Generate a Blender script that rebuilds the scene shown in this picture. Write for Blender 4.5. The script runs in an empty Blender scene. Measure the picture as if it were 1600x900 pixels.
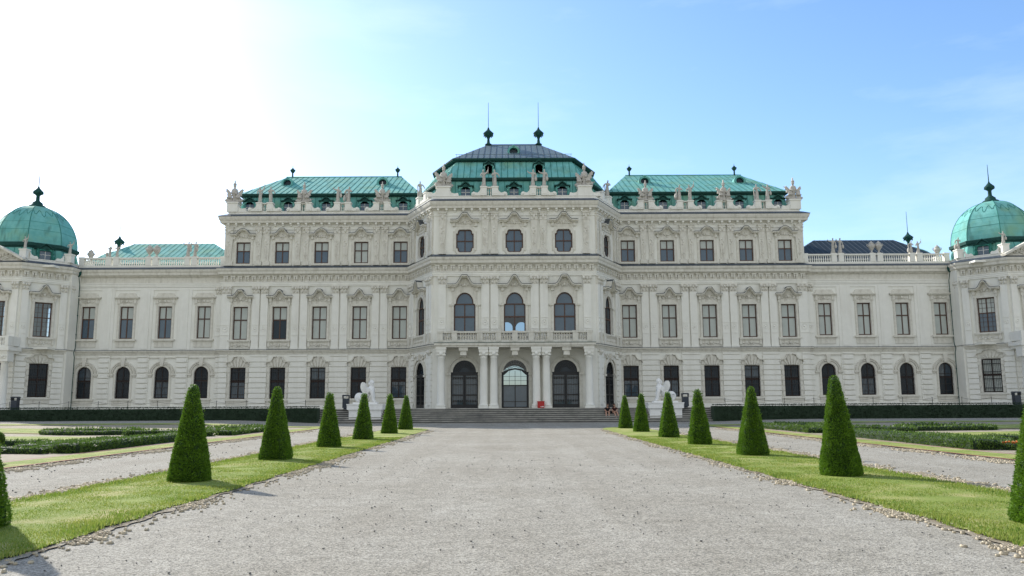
import bpy, bmesh, math, random
from mathutils import Vector, Matrix, noise
from mathutils.geometry import tessellate_polygon
R = math.radians
rnd = random.Random(7)
sc = bpy.context.scene
COL = sc.collection

# ------------------------------------------------------------------ camera
cam = bpy.data.cameras.new('camera'); camo = bpy.data.objects.new('camera', cam); COL.objects.link(camo)
cam.sensor_width = 36; cam.lens = 36*1257/1600; cam.clip_start = .1; cam.clip_end = 3000
camo.matrix_world = Matrix.Translation((-.25, 0, 1.6)) @ Matrix.Rotation(R(90+8.24), 4, 'X') @ Matrix.Rotation(R(-.3), 4, 'Z')
sc.camera = camo
# ------------------------------------------------------------------ sky and sun
SUN_AZ, SUN_EL = -45, 30            # degrees from +Y (negative = to the left), elevation
w = bpy.data.worlds.new('World'); sc.world = w; w.use_nodes = True
nt = w.node_tree; nt.nodes.clear()
out = nt.nodes.new('ShaderNodeOutputWorld'); bg = nt.nodes.new('ShaderNodeBackground')
sky = nt.nodes.new('ShaderNodeTexSky'); sky.sky_type = 'NISHITA'; sky.sun_disc = False
sky.sun_elevation = R(SUN_EL); sky.sun_rotation = R(SUN_AZ)
sky.air_density = 1.1; sky.dust_density = .8; sky.ozone_density = 2.0; sky.altitude = 200
bg.inputs['Strength'].default_value = .15
# thin cloud wisps: real cloud veil drawn by direction, lit by the sky around it
tc = nt.nodes.new('ShaderNodeTexCoord'); mp = nt.nodes.new('ShaderNodeMapping'); mp.inputs['Scale'].default_value = (1.6, 1.6, 6.5)
mp.inputs['Rotation'].default_value = (0, R(-14), 0)
cn = nt.nodes.new('ShaderNodeTexNoise'); cn.inputs['Scale'].default_value = 1.7; cn.inputs['Detail'].default_value = 7; cn.inputs['Roughness'].default_value = .58
cr = nt.nodes.new('ShaderNodeValToRGB'); cr.color_ramp.elements[0].position = .47; cr.color_ramp.elements[1].position = .8
cr.color_ramp.elements[1].color = (.38, .38, .38, 1)
mx = nt.nodes.new('ShaderNodeMix'); mx.data_type = 'RGBA'
mx.inputs['B'].default_value = (4.3, 5.0, 5.6, 1)
hs = nt.nodes.new('ShaderNodeHueSaturation'); hs.inputs['Saturation'].default_value = 1.14; hs.inputs['Hue'].default_value = .497
tn = nt.nodes.new('ShaderNodeMix'); tn.data_type = 'RGBA'; tn.blend_type = 'MULTIPLY'; tn.inputs['Factor'].default_value = 1; tn.inputs['B'].default_value = (.92, .905, .98, 1)
L = nt.links.new
L(tc.outputs['Generated'], mp.inputs['Vector']); L(mp.outputs[0], cn.inputs['Vector']); L(cn.outputs['Fac'], cr.inputs['Fac'])
L(cr.outputs['Color'], mx.inputs['Factor']); L(sky.outputs[0], hs.inputs['Color']); L(hs.outputs[0], tn.inputs['A']); L(tn.outputs['Result'], mx.inputs['A']); L(mx.outputs['Result'], bg.inputs['Color'])
# added cloud in the unseen sky behind the camera, neutral fill for the facade
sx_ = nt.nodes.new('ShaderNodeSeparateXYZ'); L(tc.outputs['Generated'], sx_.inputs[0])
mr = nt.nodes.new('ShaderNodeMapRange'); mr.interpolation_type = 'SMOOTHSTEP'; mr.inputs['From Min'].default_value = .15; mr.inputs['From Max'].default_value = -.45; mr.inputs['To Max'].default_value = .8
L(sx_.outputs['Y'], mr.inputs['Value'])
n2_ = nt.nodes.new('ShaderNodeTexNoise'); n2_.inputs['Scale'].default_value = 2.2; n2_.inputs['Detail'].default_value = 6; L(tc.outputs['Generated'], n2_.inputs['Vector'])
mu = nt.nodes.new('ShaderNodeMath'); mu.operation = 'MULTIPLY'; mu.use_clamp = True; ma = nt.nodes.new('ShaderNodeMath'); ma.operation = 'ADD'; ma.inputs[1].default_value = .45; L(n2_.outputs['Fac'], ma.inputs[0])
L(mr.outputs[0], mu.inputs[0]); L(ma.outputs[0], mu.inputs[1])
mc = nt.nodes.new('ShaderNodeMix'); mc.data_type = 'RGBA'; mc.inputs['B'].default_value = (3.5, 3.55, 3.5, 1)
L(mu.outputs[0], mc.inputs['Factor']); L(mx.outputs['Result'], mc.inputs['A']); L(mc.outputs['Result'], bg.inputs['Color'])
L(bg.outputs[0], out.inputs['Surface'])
sl = bpy.data.lights.new('sun', 'SUN'); so = bpy.data.objects.new('sun', sl); COL.objects.link(so)
sl.energy = 3.7; sl.angle = R(.53); sl.color = (1, .95, .86)
sd = Vector((math.sin(R(SUN_AZ))*math.cos(R(SUN_EL)), math.cos(R(SUN_AZ))*math.cos(R(SUN_EL)), math.sin(R(SUN_EL))))
so.rotation_euler = sd.to_track_quat('Z', 'Y').to_euler()
vs = sc.view_settings; vs.view_transform = 'Standard'; vs.look = 'None'; vs.gamma = 1; vs.use_curve_mapping = False
vs.exposure = .8

# ------------------------------------------------------------------ materials
def mat(name, c, rough=.8, c2=None, scale=4, bump=0, bscale=None, metal=0, spec=.5, detail=6, lo=.35, hi=.7, c3=None, s3=.3, stretch=None, streak=None):
    m = bpy.data.materials.new(name); m.use_nodes = True
    t = m.node_tree; b = t.nodes['Principled BSDF']; l = t.links.new
    b.inputs['Base Color'].default_value = (*c, 1); b.inputs['Roughness'].default_value = rough
    b.inputs['Metallic'].default_value = metal; b.inputs['Specular IOR Level'].default_value = spec
    co = t.nodes.new('ShaderNodeTexCoord')
    vec = co.outputs['Object']
    if stretch:
        mpn = t.nodes.new('ShaderNodeMapping'); mpn.inputs['Scale'].default_value = stretch; l(vec, mpn.inputs['Vector']); vec = mpn.outputs[0]
    def nz(s, d=detail):
        n = t.nodes.new('ShaderNodeTexNoise'); n.inputs['Scale'].default_value = s; n.inputs['Detail'].default_value = d; n.inputs['Roughness'].default_value = .6
        l(vec, n.inputs['Vector']); return n
    col = None
    if c2:
        n = nz(scale); r = t.nodes.new('ShaderNodeValToRGB')
        r.color_ramp.elements[0].position = lo; r.color_ramp.elements[1].position = hi
        r.color_ramp.elements[0].color = (*c, 1); r.color_ramp.elements[1].color = (*c2, 1)
        l(n.outputs['Fac'], r.inputs['Fac']); col = r.outputs['Color']
        if c3:
            n3 = nz(s3, 4); r3 = t.nodes.new('ShaderNodeValToRGB'); r3.color_ramp.elements[0].position = .48; r3.color_ramp.elements[1].position = .68
            l(n3.outputs['Fac'], r3.inputs['Fac'])
            mm = t.nodes.new('ShaderNodeMix'); mm.data_type = 'RGBA'; mm.inputs['B'].default_value = (*c3, 1)
            l(r3.outputs['Color'], mm.inputs['Factor']); l(col, mm.inputs['A']); col = mm.outputs['Result']
        if streak:
            ms = t.nodes.new('ShaderNodeMapping'); ms.inputs['Scale'].default_value = streak[2]; l(co.outputs['Object'], ms.inputs['Vector'])
            ns = t.nodes.new('ShaderNodeTexNoise'); ns.inputs['Scale'].default_value = streak[1]; ns.inputs['Detail'].default_value = 5; l(ms.outputs[0], ns.inputs['Vector'])
            rs = t.nodes.new('ShaderNodeValToRGB'); rs.color_ramp.elements[0].position = .52; rs.color_ramp.elements[1].position = .78; rs.color_ramp.elements[1].color = (.75, .75, .75, 1)
            l(ns.outputs['Fac'], rs.inputs['Fac']); m4 = t.nodes.new('ShaderNodeMix'); m4.data_type = 'RGBA'; m4.inputs['B'].default_value = (*streak[0], 1)
            l(rs.outputs['Color'], m4.inputs['Factor']); l(col, m4.inputs['A']); col = m4.outputs['Result']
        l(col, b.inputs['Base Color'])
    if bump:
        n = nz(bscale or scale*3); bp = t.nodes.new('ShaderNodeBump'); bp.inputs['Strength'].default_value = bump; bp.inputs['Distance'].default_value = .03
        l(n.outputs['Fac'], bp.inputs['Height']); l(bp.outputs[0], b.inputs['Normal'])
    return m

M = {}
M['stone']   = mat('plaster_stone', (.80, .785, .715), .85, (.755, .74, .67), 1.3, .25, 9, c3=(.82, .81, .745), s3=.22, streak=((.68, .66, .59), 1.0, (2.2, 2.2, .22)))
M['trim']    = mat('carved_stone', (.71, .685, .61), .85, (.60, .575, .50), 3.5, .15, 14, streak=((.44, .41, .34), 1.2, (2.6, 2.6, .5)))
M['light']   = mat('pale_stone', (.82, .805, .74), .85, (.77, .755, .69), 1.5, .25, 10, streak=((.69, .67, .60), 1.0, (1.9, 1.9, .25)))
M['statue']  = mat('statue_stone', (.56, .53, .475), .85, (.38, .36, .32), 5, .5, 14)
M['marble']  = mat('white_marble', (.86, .85, .82), .5, (.76, .75, .72), 3, .2, 10)
M['flash']   = mat('dark_sheet_metal', (.045, .062, .085), .5, (.08, .10, .125), 3, metal=.2)
M['copper']  = mat('green_copper', (.13, .385, .355), .85, (.20, .49, .45), 1.1, .15, 5, spec=.2, c3=(.19, .40, .29), s3=.45, streak=((.06, .14, .11), 1.3, (1.5, .6, .3)))
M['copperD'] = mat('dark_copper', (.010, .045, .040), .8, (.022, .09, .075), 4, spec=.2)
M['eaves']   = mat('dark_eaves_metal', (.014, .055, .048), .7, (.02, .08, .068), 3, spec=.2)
M['cap']     = mat('grey_lead_capping', (.07, .08, .085), .7)
M['seam']    = mat('copper_seam', (.045, .20, .165), .85, spec=.2)
M['lead']    = mat('grey_lead', (.085, .135, .155), .6, (.12, .175, .195), 1.5, .1, 6)
M['shadedR']  = mat('shaded_roof_metal', (.018, .032, .045), .7, (.028, .046, .062), 2, .1, 6, spec=.2)  # right wing roof: its shade is put into the dark colour
M['wood']    = mat('brown_window_wood', (.085, .038, .022), .5, (.055, .025, .015), 6)
M['iron']    = mat('black_iron', (.010, .011, .013), .5)
M['blind']   = mat('pale_blind_glass', (.47, .50, .46), .15, (.42, .45, .42), 1.5, spec=.3)
M['blue']    = mat('sky_tinted_glass', (.05, .085, .12), .05, (.07, .11, .15), .8, spec=.7)  # blue of the reflected sky put into the base colour
M['dark']    = mat('dark_glass', (.022, .034, .046), .15, spec=.25)
M['room']    = mat('dim_interior', (.05, .05, .05), .9)
M['clear']   = mat('clear_tinted_glass', (.5, .5, .5))
M['wdark']   = mat('dark_window_wood', (.035, .017, .012), .6, spec=.3)
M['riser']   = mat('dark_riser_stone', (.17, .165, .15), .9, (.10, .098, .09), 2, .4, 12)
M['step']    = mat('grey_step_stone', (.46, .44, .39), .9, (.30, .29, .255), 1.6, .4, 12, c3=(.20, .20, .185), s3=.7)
M['gravelT'] = mat('terrace_gravel', (.40, .37, .31), .95, (.31, .29, .25), 8, .3, 60)
t_ = M['clear'].node_tree; tb = t_.nodes.new('ShaderNodeBsdfTransparent'); tb.inputs[0].default_value = (.17, .24, .32, 1); gb = t_.nodes.new('ShaderNodeBsdfGlossy'); gb.inputs['Roughness'].default_value = .03; ms_ = t_.nodes.new('ShaderNodeMixShader'); ms_.inputs[0].default_value = .08
t_.links.new(tb.outputs[0], ms_.inputs[1]); t_.links.new(gb.outputs[0], ms_.inputs[2]); t_.links.new(ms_.outputs[0], t_.nodes['Material Output'].inputs['Surface'])
M['red']     = mat('red_paint', (.42, .012, .010), .4)
M['white']   = mat('white_paint', (.75, .75, .75), .5)
M['binm']    = mat('dark_blue_metal', (.012, .02, .035), .4, (.02, .03, .045), 8)
M['cloth']   = mat('black_cloth', (.012, .012, .015), .9, (.02, .02, .022), 20)
M['cloth2']  = mat('dark_red_cloth', (.05, .012, .012), .9, (.035, .01, .01), 20)
M['skin']    = mat('skin', (.52, .30, .21), .55, (.47, .26, .18), 8)
M['hair']    = mat('dark_hair', (.02, .012, .008), .7, (.03, .018, .012), 20)
M['shoe']    = mat('dark_shoe', (.02, .02, .02), .6)
M['brick']   = mat('red_brick_edging', (.30, .10, .06), .9, (.20, .08, .055), 6, .4, 20)
M['sand']    = mat('bed_sand', (.33, .28, .205), .95, (.26, .22, .16), 6, .4, 50, c3=(.20, .20, .10), s3=.5)
M['box']     = mat('box_leaves', (.022, .060, .012), .6, (.045, .095, .022), 5)
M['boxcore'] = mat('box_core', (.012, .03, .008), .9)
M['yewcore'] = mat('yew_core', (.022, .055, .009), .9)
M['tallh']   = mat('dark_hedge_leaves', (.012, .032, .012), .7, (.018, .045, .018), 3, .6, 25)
M['flower']  = mat('orange_flowers', (.55, .14, .02), .7)

def leafmat(name, ca, cb, trans=.35, ns=9, lo=.2, hi=.8):
    m = bpy.data.materials.new(name); m.use_nodes = True; t = m.node_tree; l = t.links.new
    b = t.nodes['Principled BSDF']; b.inputs['Roughness'].default_value = .55; b.inputs['Specular IOR Level'].default_value = .3
    co = t.nodes.new('ShaderNodeTexCoord'); n = t.nodes.new('ShaderNodeTexNoise'); n.inputs['Scale'].default_value = ns; n.inputs['Detail'].default_value = 5
    n2 = t.nodes.new('ShaderNodeNewGeometry')
    r = t.nodes.new('ShaderNodeValToRGB'); r.color_ramp.elements[0].position = .2; r.color_ramp.elements[1].position = .8
    r.color_ramp.elements[0].color = (*ca, 1); r.color_ramp.elements[1].color = (*cb, 1)
    ad = t.nodes.new('ShaderNodeMath'); ad.operation = 'MULTIPLY_ADD'; ad.inputs[1].default_value = .45
    l(co.outputs['Object'], n.inputs['Vector']); l(n2.outputs['Random Per Island'], ad.inputs[0])
    sb = t.nodes.new('ShaderNodeMath'); sb.operation = 'MULTIPLY'; sb.inputs[1].default_value = .6; l(n.outputs['Fac'], sb.inputs[0]); l(sb.outputs[0], ad.inputs[2])
    l(ad.outputs[0], r.inputs['Fac']); l(r.outputs['Color'], b.inputs['Base Color'])
    tr = t.nodes.new('ShaderNodeBsdfTranslucent'); l(r.outputs['Color'], tr.inputs['Color'])
    ms = t.nodes.new('ShaderNodeMixShader'); ms.inputs[0].default_value = trans
    l(b.outputs[0], ms.inputs[1]); l(tr.outputs[0], ms.inputs[2]); l(ms.outputs[0], t.nodes['Material Output'].inputs['Surface'])
    return m
M['yew']  = leafmat('yew_needles', (.036, .10, .008), (.20, .35, .03), .2, 3.5)
M['boxl'] = leafmat('box_leaf', (.045, .10, .014), (.15, .24, .045), .25)
M['tall'] = leafmat('hedge_leaf', (.010, .028, .010), (.022, .050, .020), .25)
M['blade'] = leafmat('grass_blade', (.10, .22, .02), (.36, .38, .09), .4, 1.1)

def gravel_mat():
    m = bpy.data.materials.new('pale_gravel'); m.use_nodes = True; t = m.node_tree; l = t.links.new; N = t.nodes.new
    b = t.nodes['Principled BSDF']; b.inputs['Roughness'].default_value = .95; b.inputs['Specular IOR Level'].default_value = .15
    co = N('ShaderNodeTexCoord')
    v = N('ShaderNodeTexVoronoi'); v.inputs['Scale'].default_value = 60; l(co.outputs['Object'], v.inputs['Vector'])
    r = N('ShaderNodeValToRGB'); e = r.color_ramp.elements; e[0].position = 0; e[0].color = (.14, .132, .115, 1); e[1].position = 1; e[1].color = (.47, .445, .38, 1)
    e.new(.35).color = (.275, .26, .22, 1)
    sp = N('ShaderNodeSeparateColor'); l(v.outputs['Color'], sp.inputs[0]); l(sp.outputs[0], r.inputs['Fac'])
    n = N('ShaderNodeTexNoise'); n.inputs['Scale'].default_value = .28; n.inputs['Detail'].default_value = 8; n.inputs['Roughness'].default_value = .65; l(co.outputs['Object'], n.inputs['Vector'])
    r2 = N('ShaderNodeValToRGB'); r2.color_ramp.elements[0].position = .35; r2.color_ramp.elements[0].color = (.90, .885, .86, 1); r2.color_ramp.elements[1].position = .68; r2.color_ramp.elements[1].color = (1.1, 1.1, 1.1, 1)
    l(n.outputs['Fac'], r2.inputs['Fac'])
    m1 = N('ShaderNodeMix'); m1.data_type = 'RGBA'; m1.blend_type = 'MULTIPLY'; m1.inputs['Factor'].default_value = 1
    l(r.outputs['Color'], m1.inputs['A']); l(r2.outputs['Color'], m1.inputs['B'])
    n3 = N('ShaderNodeTexNoise'); n3.inputs['Scale'].default_value = 3.3; n3.inputs['Detail'].default_value = 5; l(co.outputs['Object'], n3.inputs['Vector'])
    r3 = N('ShaderNodeValToRGB'); r3.color_ramp.elements[0].position = .3; r3.color_ramp.elements[0].color = (.86, .86, .85, 1); r3.color_ramp.elements[1].position = .65; r3.color_ramp.elements[1].color = (1.05, 1.05, 1.05, 1)
    l(n3.outputs['Fac'], r3.inputs['Fac'])
    m2 = N('ShaderNodeMix'); m2.data_type = 'RGBA'; m2.blend_type = 'MULTIPLY'; m2.inputs['Factor'].default_value = 1
    l(m1.outputs['Result'], m2.inputs['A']); l(r3.outputs['Color'], m2.inputs['B'])
    mt = N('ShaderNodeMapping'); mt.inputs['Scale'].default_value = (.75, .035, 1); l(co.outputs['Object'], mt.inputs['Vector'])   # wheel and foot tracks along the walk
    n5 = N('ShaderNodeTexNoise'); n5.inputs['Scale'].default_value = 1.6; n5.inputs['Detail'].default_value = 5; l(mt.outputs[0], n5.inputs['Vector'])
    r5 = N('ShaderNodeValToRGB'); r5.color_ramp.elements[0].position = .36; r5.color_ramp.elements[0].color = (.82, .80, .77, 1); r5.color_ramp.elements[1].position = .62; r5.color_ramp.elements[1].color = (1.04, 1.04, 1.04, 1); l(n5.outputs['Fac'], r5.inputs['Fac'])
    m3 = N('ShaderNodeMix'); m3.data_type = 'RGBA'; m3.blend_type = 'MULTIPLY'; m3.inputs['Factor'].default_value = .4; l(m2.outputs['Result'], m3.inputs['A']); l(r5.outputs['Color'], m3.inputs['B']); l(m3.outputs['Result'], b.inputs['Base Color'])
    bp = N('ShaderNodeBump'); bp.inputs['Strength'].default_value = .55; bp.inputs['Distance'].default_value = .02
    n4 = N('ShaderNodeTexNoise'); n4.inputs['Scale'].default_value = 9; n4.inputs['Detail'].default_value = 9; n4.inputs['Roughness'].default_value = .8; l(co.outputs['Object'], n4.inputs['Vector'])
    l(n4.outputs['Fac'], bp.inputs['Height']); bp2 = N('ShaderNodeBump'); bp2.inputs['Strength'].default_value = .5; bp2.inputs['Distance'].default_value = .01
    l(v.outputs['Distance'], bp2.inputs['Height']); l(bp.outputs[0], bp2.inputs['Normal']); l(bp2.outputs[0], b.inputs['Normal'])
    return m
M['gravel'] = gravel_mat()
M['lawn'] = mat('lawn_turf', (.17, .23, .025), .95, (.24, .29, .045), 1.2, .9, 45, c3=(.38, .35, .13), s3=.7)
M['soil'] = mat('dry_soil', (.20, .155, .10), .95, (.30, .26, .19), 3, .6, 40, c3=(.33, .31, .25), s3=1.1)
M['pebble'] = mat('pebbles', (.50, .43, .31), .85, (.32, .275, .20), 9, c3=(.62, .54, .40), s3=4)
M['pebbled'] = mat('small_dark_stones', (.13, .13, .12), .9, (.22, .215, .20), 9)

# ------------------------------------------------------------------ mesh builder
class Fr:
    """wall frame: a runs along the wall, o out of it, z up"""
    def __init__(s, p0=(0, 0), p1=(1, 0)):
        s.o = Vector(p0); d = Vector(p1)-s.o; s.len = d.length; s.u = d/s.len; s.n = Vector((s.u.y, -s.u.x))
        s.ang = math.atan2(s.u.y, s.u.x)
    def pt(s, a, o, z): p = s.o+s.u*a+s.n*o; return (p.x, p.y, z)
W0 = Fr()
class MB:
    def __init__(s, fr=W0): s.v = []; s.f = []; s.m = []; s.fr = fr; s.mi = 0; s.sm = []; s.smooth = False
    def add(s, vs, fs):
        b = len(s.v); s.v += [tuple(x) for x in vs]
        for f in fs: s.f.append([b+i for i in f]); s.m.append(s.mi); s.sm.append(s.smooth)
    def box(s, a0, a1, o0, o1, z0, z1, tap=0):
        p = s.fr.pt; t = tap
        s.add([p(a0, o0, z0), p(a1, o0, z0), p(a1, o1, z0), p(a0, o1, z0), p(a0+t, o0, z1), p(a1-t, o0, z1), p(a1-t, o1-t, z1), p(a0+t, o1-t, z1)],
              [(0, 1, 2, 3), (4, 5, 6, 7), (0, 1, 5, 4), (1, 2, 6, 5), (2, 3, 7, 6), (3, 0, 4, 7)])
    def wbox(s, x0, x1, y0, y1, z0, z1):
        s.add([(x0, y0, z0), (x1, y0, z0), (x1, y1, z0), (x0, y1, z0), (x0, y0, z1), (x1, y0, z1), (x1, y1, z1), (x0, y1, z1)],
              [(3, 2, 1, 0), (4, 5, 6, 7), (0, 1, 5, 4), (1, 2, 6, 5), (2, 3, 7, 6), (3, 0, 4, 7)])
    def prism(s, poly, o0, o1, holes=()):
        """poly in (a, z), extruded along out"""
        loops = [poly]+list(holes)
        tri = tessellate_polygon([[Vector((a, z, 0)) for a, z in lp] for lp in loops])
        flat = [q for lp in loops for q in lp]; n = len(flat); p = s.fr.pt
        fs = [tuple(t) for t in tri]+[tuple(i+n for i in t) for t in tri]
        k = 0
        for lp in loops:
            for i in range(len(lp)): j = (i+1) % len(lp); fs.append((k+i, k+j, k+j+n, k+i+n))
            k += len(lp)
        s.add([p(a, o0, z) for a, z in flat]+[p(a, o1, z) for a, z in flat], fs)
    def ribbon(s, path, wd, o0, o1):
        """band of given width (below/inside) following path in (a, z)"""
        n = len(path); up = []; dn = []
        for i, (a, z) in enumerate(path):
            q0 = Vector(path[max(0, i-1)]); q1 = Vector(path[min(n-1, i+1)]); d = (q1-q0).normalized(); nn = Vector((-d.y, d.x))
            up.append((a+nn.x*wd, z+nn.y*wd)); dn.append((a, z))
        p = s.fr.pt
        for i in range(n-1):
            q = [dn[i], dn[i+1], up[i+1], up[i]]
            s.add([p(a, o0, z) for a, z in q]+[p(a, o1, z) for a, z in q], [(0, 1, 2, 3), (4, 5, 6, 7), (0, 1, 5, 4), (1, 2, 6, 5), (2, 3, 7, 6), (3, 0, 4, 7)])
    def lathe(s, c, prof, seg=12, a0=0, sx=1, sy=1):
        vs = []; fs = []; sm = s.smooth; s.smooth = seg > 8
        for r, z in prof:
            for k in range(seg): t = a0+2*math.pi*k/seg; vs.append((c[0]+r*math.cos(t)*sx, c[1]+r*math.sin(t)*sy, c[2]+z))
        for i in range(len(prof)-1):
            for k in range(seg): l = (k+1) % seg; fs.append((i*seg+k, i*seg+l, (i+1)*seg+l, (i+1)*seg+k))
        fs.append(tuple(range(seg))); fs.append(tuple((len(prof)-1)*seg+k for k in range(seg)))
        s.add(vs, fs); s.smooth = sm
    def tube(s, p, q, r, seg=6, r2=None):
        p = Vector(p); q = Vector(q); d = (q-p).normalized(); a = d.orthogonal().normalized(); b = d.cross(a); r2 = r if r2 is None else r2
        vs = [p+(a*math.cos(t)+b*math.sin(t))*r for t in [2*math.pi*k/seg for k in range(seg)]]+[q+(a*math.cos(t)+b*math.sin(t))*r2 for t in [2*math.pi*k/seg for k in range(seg)]]
        s.add(vs, [(k, (k+1) % seg, (k+1) % seg+seg, k+seg) for k in range(seg)]+[tuple(range(seg)), tuple(range(seg, 2*seg))])
    def blob(s, c, rx, ry, rz, seg=7, rings=4, rot=0):
        vs = []; fs = []; sm = s.smooth; s.smooth = True
        cr_, sr_ = math.cos(rot), math.sin(rot)
        for i in range(1, rings):
            ph = math.pi*i/rings
            for k in range(seg):
                t = 2*math.pi*k/seg; x = rx*math.sin(ph)*math.cos(t); y = ry*math.sin(ph)*math.sin(t); z = rz*math.cos(ph)
                vs.append((c[0]+x*cr_-z*sr_, c[1]+y, c[2]+x*sr_+z*cr_))
        for i in range(rings-2):
            for k in range(seg): l = (k+1) % seg; fs.append((i*seg+k, i*seg+l, (i+1)*seg+l, (i+1)*seg+k))
        n = len(vs); vs.append((c[0]-rz*sr_, c[1], c[2]+rz*cr_)); vs.append((c[0]+rz*sr_, c[1], c[2]-rz*cr_))
        for k in range(seg): l = (k+1) % seg; fs.append((n, k, l)); fs.append((n+1, (rings-2)*seg+k, (rings-2)*seg+l))
        s.add(vs, fs); s.smooth = sm
    def addmesh(s, me, mtx=Matrix()):
        sm = s.smooth; s.smooth = True
        s.add([mtx @ v.co for v in me.vertices], [tuple(p.vertices) for p in me.polygons]); s.smooth = sm
    def build(s, name, mats, parent=None, fix=True):
        me = bpy.data.meshes.new(name); me.from_pydata(s.v, [], s.f)
        if not isinstance(mats, (list, tuple)): mats = [mats]
        for m in mats: me.materials.append(m)
        if len(mats) > 1: me.polygons.foreach_set('material_index', s.m)
        if any(s.sm): me.polygons.foreach_set('use_smooth', s.sm)
        if fix:
            bm = bmesh.new(); bm.from_mesh(me); bmesh.ops.recalc_face_normals(bm, faces=bm.faces); bm.to_mesh(me); bm.free()
        me.update()
        o = bpy.data.objects.new(name, me); COL.objects.link(o)
        if parent: o.parent = parent
        return o
def tag(o, label=None, cat=None, group=None, kind=None):
    if label: o['label'] = label
    if cat: o['category'] = cat
    if group: o['group'] = group
    if kind: o['kind'] = kind
    return o
def empty(name, loc, rz=0):
    o = bpy.data.objects.new(name, None); COL.objects.link(o); o.location = loc; o.rotation_euler = (0, 0, rz); o.empty_display_size = .2; return o
def copy_tree(o, parent=None):
    c = o.copy(); COL.objects.link(c)
    if parent: c.parent = parent
    for ch in list(o.children): copy_tree(ch, c)
    return c
def sweep(mb, path, prof, closed=False):
    P = [Vector(p) for p in path]; n = len(P); offs = []
    for i in range(n):
        ds = []
        if closed or i > 0: ds.append((P[i]-P[i-1]).normalized())
        if closed or i < n-1: ds.append((P[(i+1) % n]-P[i]).normalized())
        ns = [Vector((d.y, -d.x)) for d in ds]
        if len(ns) == 2: b = (ns[0]+ns[1]).normalized(); b = b/max(.3, b.dot(ns[0]))
        else: b = ns[0]
        offs.append(b)
    m = len(prof); vs = []; fs = []
    for i in range(n):
        for o, z in prof: q = P[i]+offs[i]*o; vs.append((q.x, q.y, z))
    for i in range(n if closed else n-1):
        j = (i+1) % n
        for k in range(m): l = (k+1) % m; fs.append((i*m+k, i*m+l, j*m+l, j*m+k))
    if not closed: fs.append(tuple(range(m))); fs.append(tuple((n-1)*m+k for k in range(m)))
    mb.add(vs, fs)
def skin(verts, edges, sub=1, root=0):
    """one continuous skinned surface; verts (x,y,z,r) -> mesh"""
    me = bpy.data.meshes.new('s'); me.from_pydata([v[:3] for v in verts], edges, [])
    o = bpy.data.objects.new('s', me); COL.objects.link(o)
    md = o.modifiers.new('k', 'SKIN'); md.use_smooth_shade = True
    sv = me.skin_vertices[0].data
    for i, v in enumerate(verts):
        r = v[3]; sv[i].radius = (r, r) if not isinstance(r, tuple) else r; sv[i].use_root = (i == root)
    if sub: s2 = o.modifiers.new('b', 'SUBSURF'); s2.levels = sub; s2.render_levels = sub
    dg = bpy.context.evaluated_depsgraph_get(); dg.update()
    r = bpy.data.meshes.new_from_object(o.evaluated_get(dg), depsgraph=dg)
    bpy.data.objects.remove(o); bpy.data.meshes.remove(me)
    return r

# ------------------------------------------------------------------ profile helpers in (a, z)
def arch(w_, z0, zt, seg=14, hw=None):
    """arched opening: width w_, bottom z0, crown zt"""
    r = w_/2; zs = zt-r; p = [(-r, z0), (r, z0)]
    for k in range(seg+1): t = math.pi*k/seg; p.append((r*math.cos(t), zs+r*math.sin(t)))
    return p
def rect(w_, z0, z1): return [(-w_/2, z0), (w_/2, z0), (w_/2, z1), (-w_/2, z1)]
def shoulder(w_, z0, zs, zt, seg=12):
    """rect to zs, small notch, then a narrower arch up to zt"""
    r = w_/2*.82; p = [(-w_/2, z0), (w_/2, z0), (w_/2, zs-.28), (w_/2-.05, zs-.1), (r, zs-.05)]
    h = zt-zs
    for k in range(seg+1): t = math.pi*k/seg; p.append((r*math.cos(t), zs+h*math.sin(t)))
    p += [(-r, zs-.05), (-w_/2+.05, zs-.1), (-w_/2, zs-.28)]
    return p
def lobed(w_, z0, z1):
    h = z1-z0; a = w_/2; p = []
    q = [(a*.62, 0), (a*.80, h*.06), (a*.84, h*.17), (a, h*.18), (a, h*.82), (a*.84, h*.83), (a*.80, h*.94), (a*.62, h)]
    p = [(-x, z0+z) for x, z in reversed(q)]; p = [(x, z0+z) for x, z in q]+[(-x, z0+z) for x, z in reversed(q)]
    return p
def shift(poly, da): return [(a+da, z) for a, z in poly]
def inset(poly, d):
    """shrink a convex-ish polygon"""
    n = len(poly); ar = sum(poly[i][0]*poly[(i+1) % n][1]-poly[(i+1) % n][0]*poly[i][1] for i in range(n)); sg = 1 if ar > 0 else -1
    r = []
    for i in range(n):
        a = Vector(poly[i-1]); b = Vector(poly[i]); c = Vector(poly[(i+1) % n])
        d1 = (b-a); d2 = (c-b)
        if d1.length < 1e-6 or d2.length < 1e-6: r.append(tuple(b)); continue
        d1.normalize(); d2.normalize()
        n1 = Vector((-d1.y, d1.x))*sg; n2 = Vector((-d2.y, d2.x))*sg; bb = (n1+n2)
        if bb.length < .1: r.append(tuple(b+n1*d)); continue
        bb.normalize(); r.append(tuple(b+bb*(d/max(.5, bb.dot(n1)))))
    return r
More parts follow.
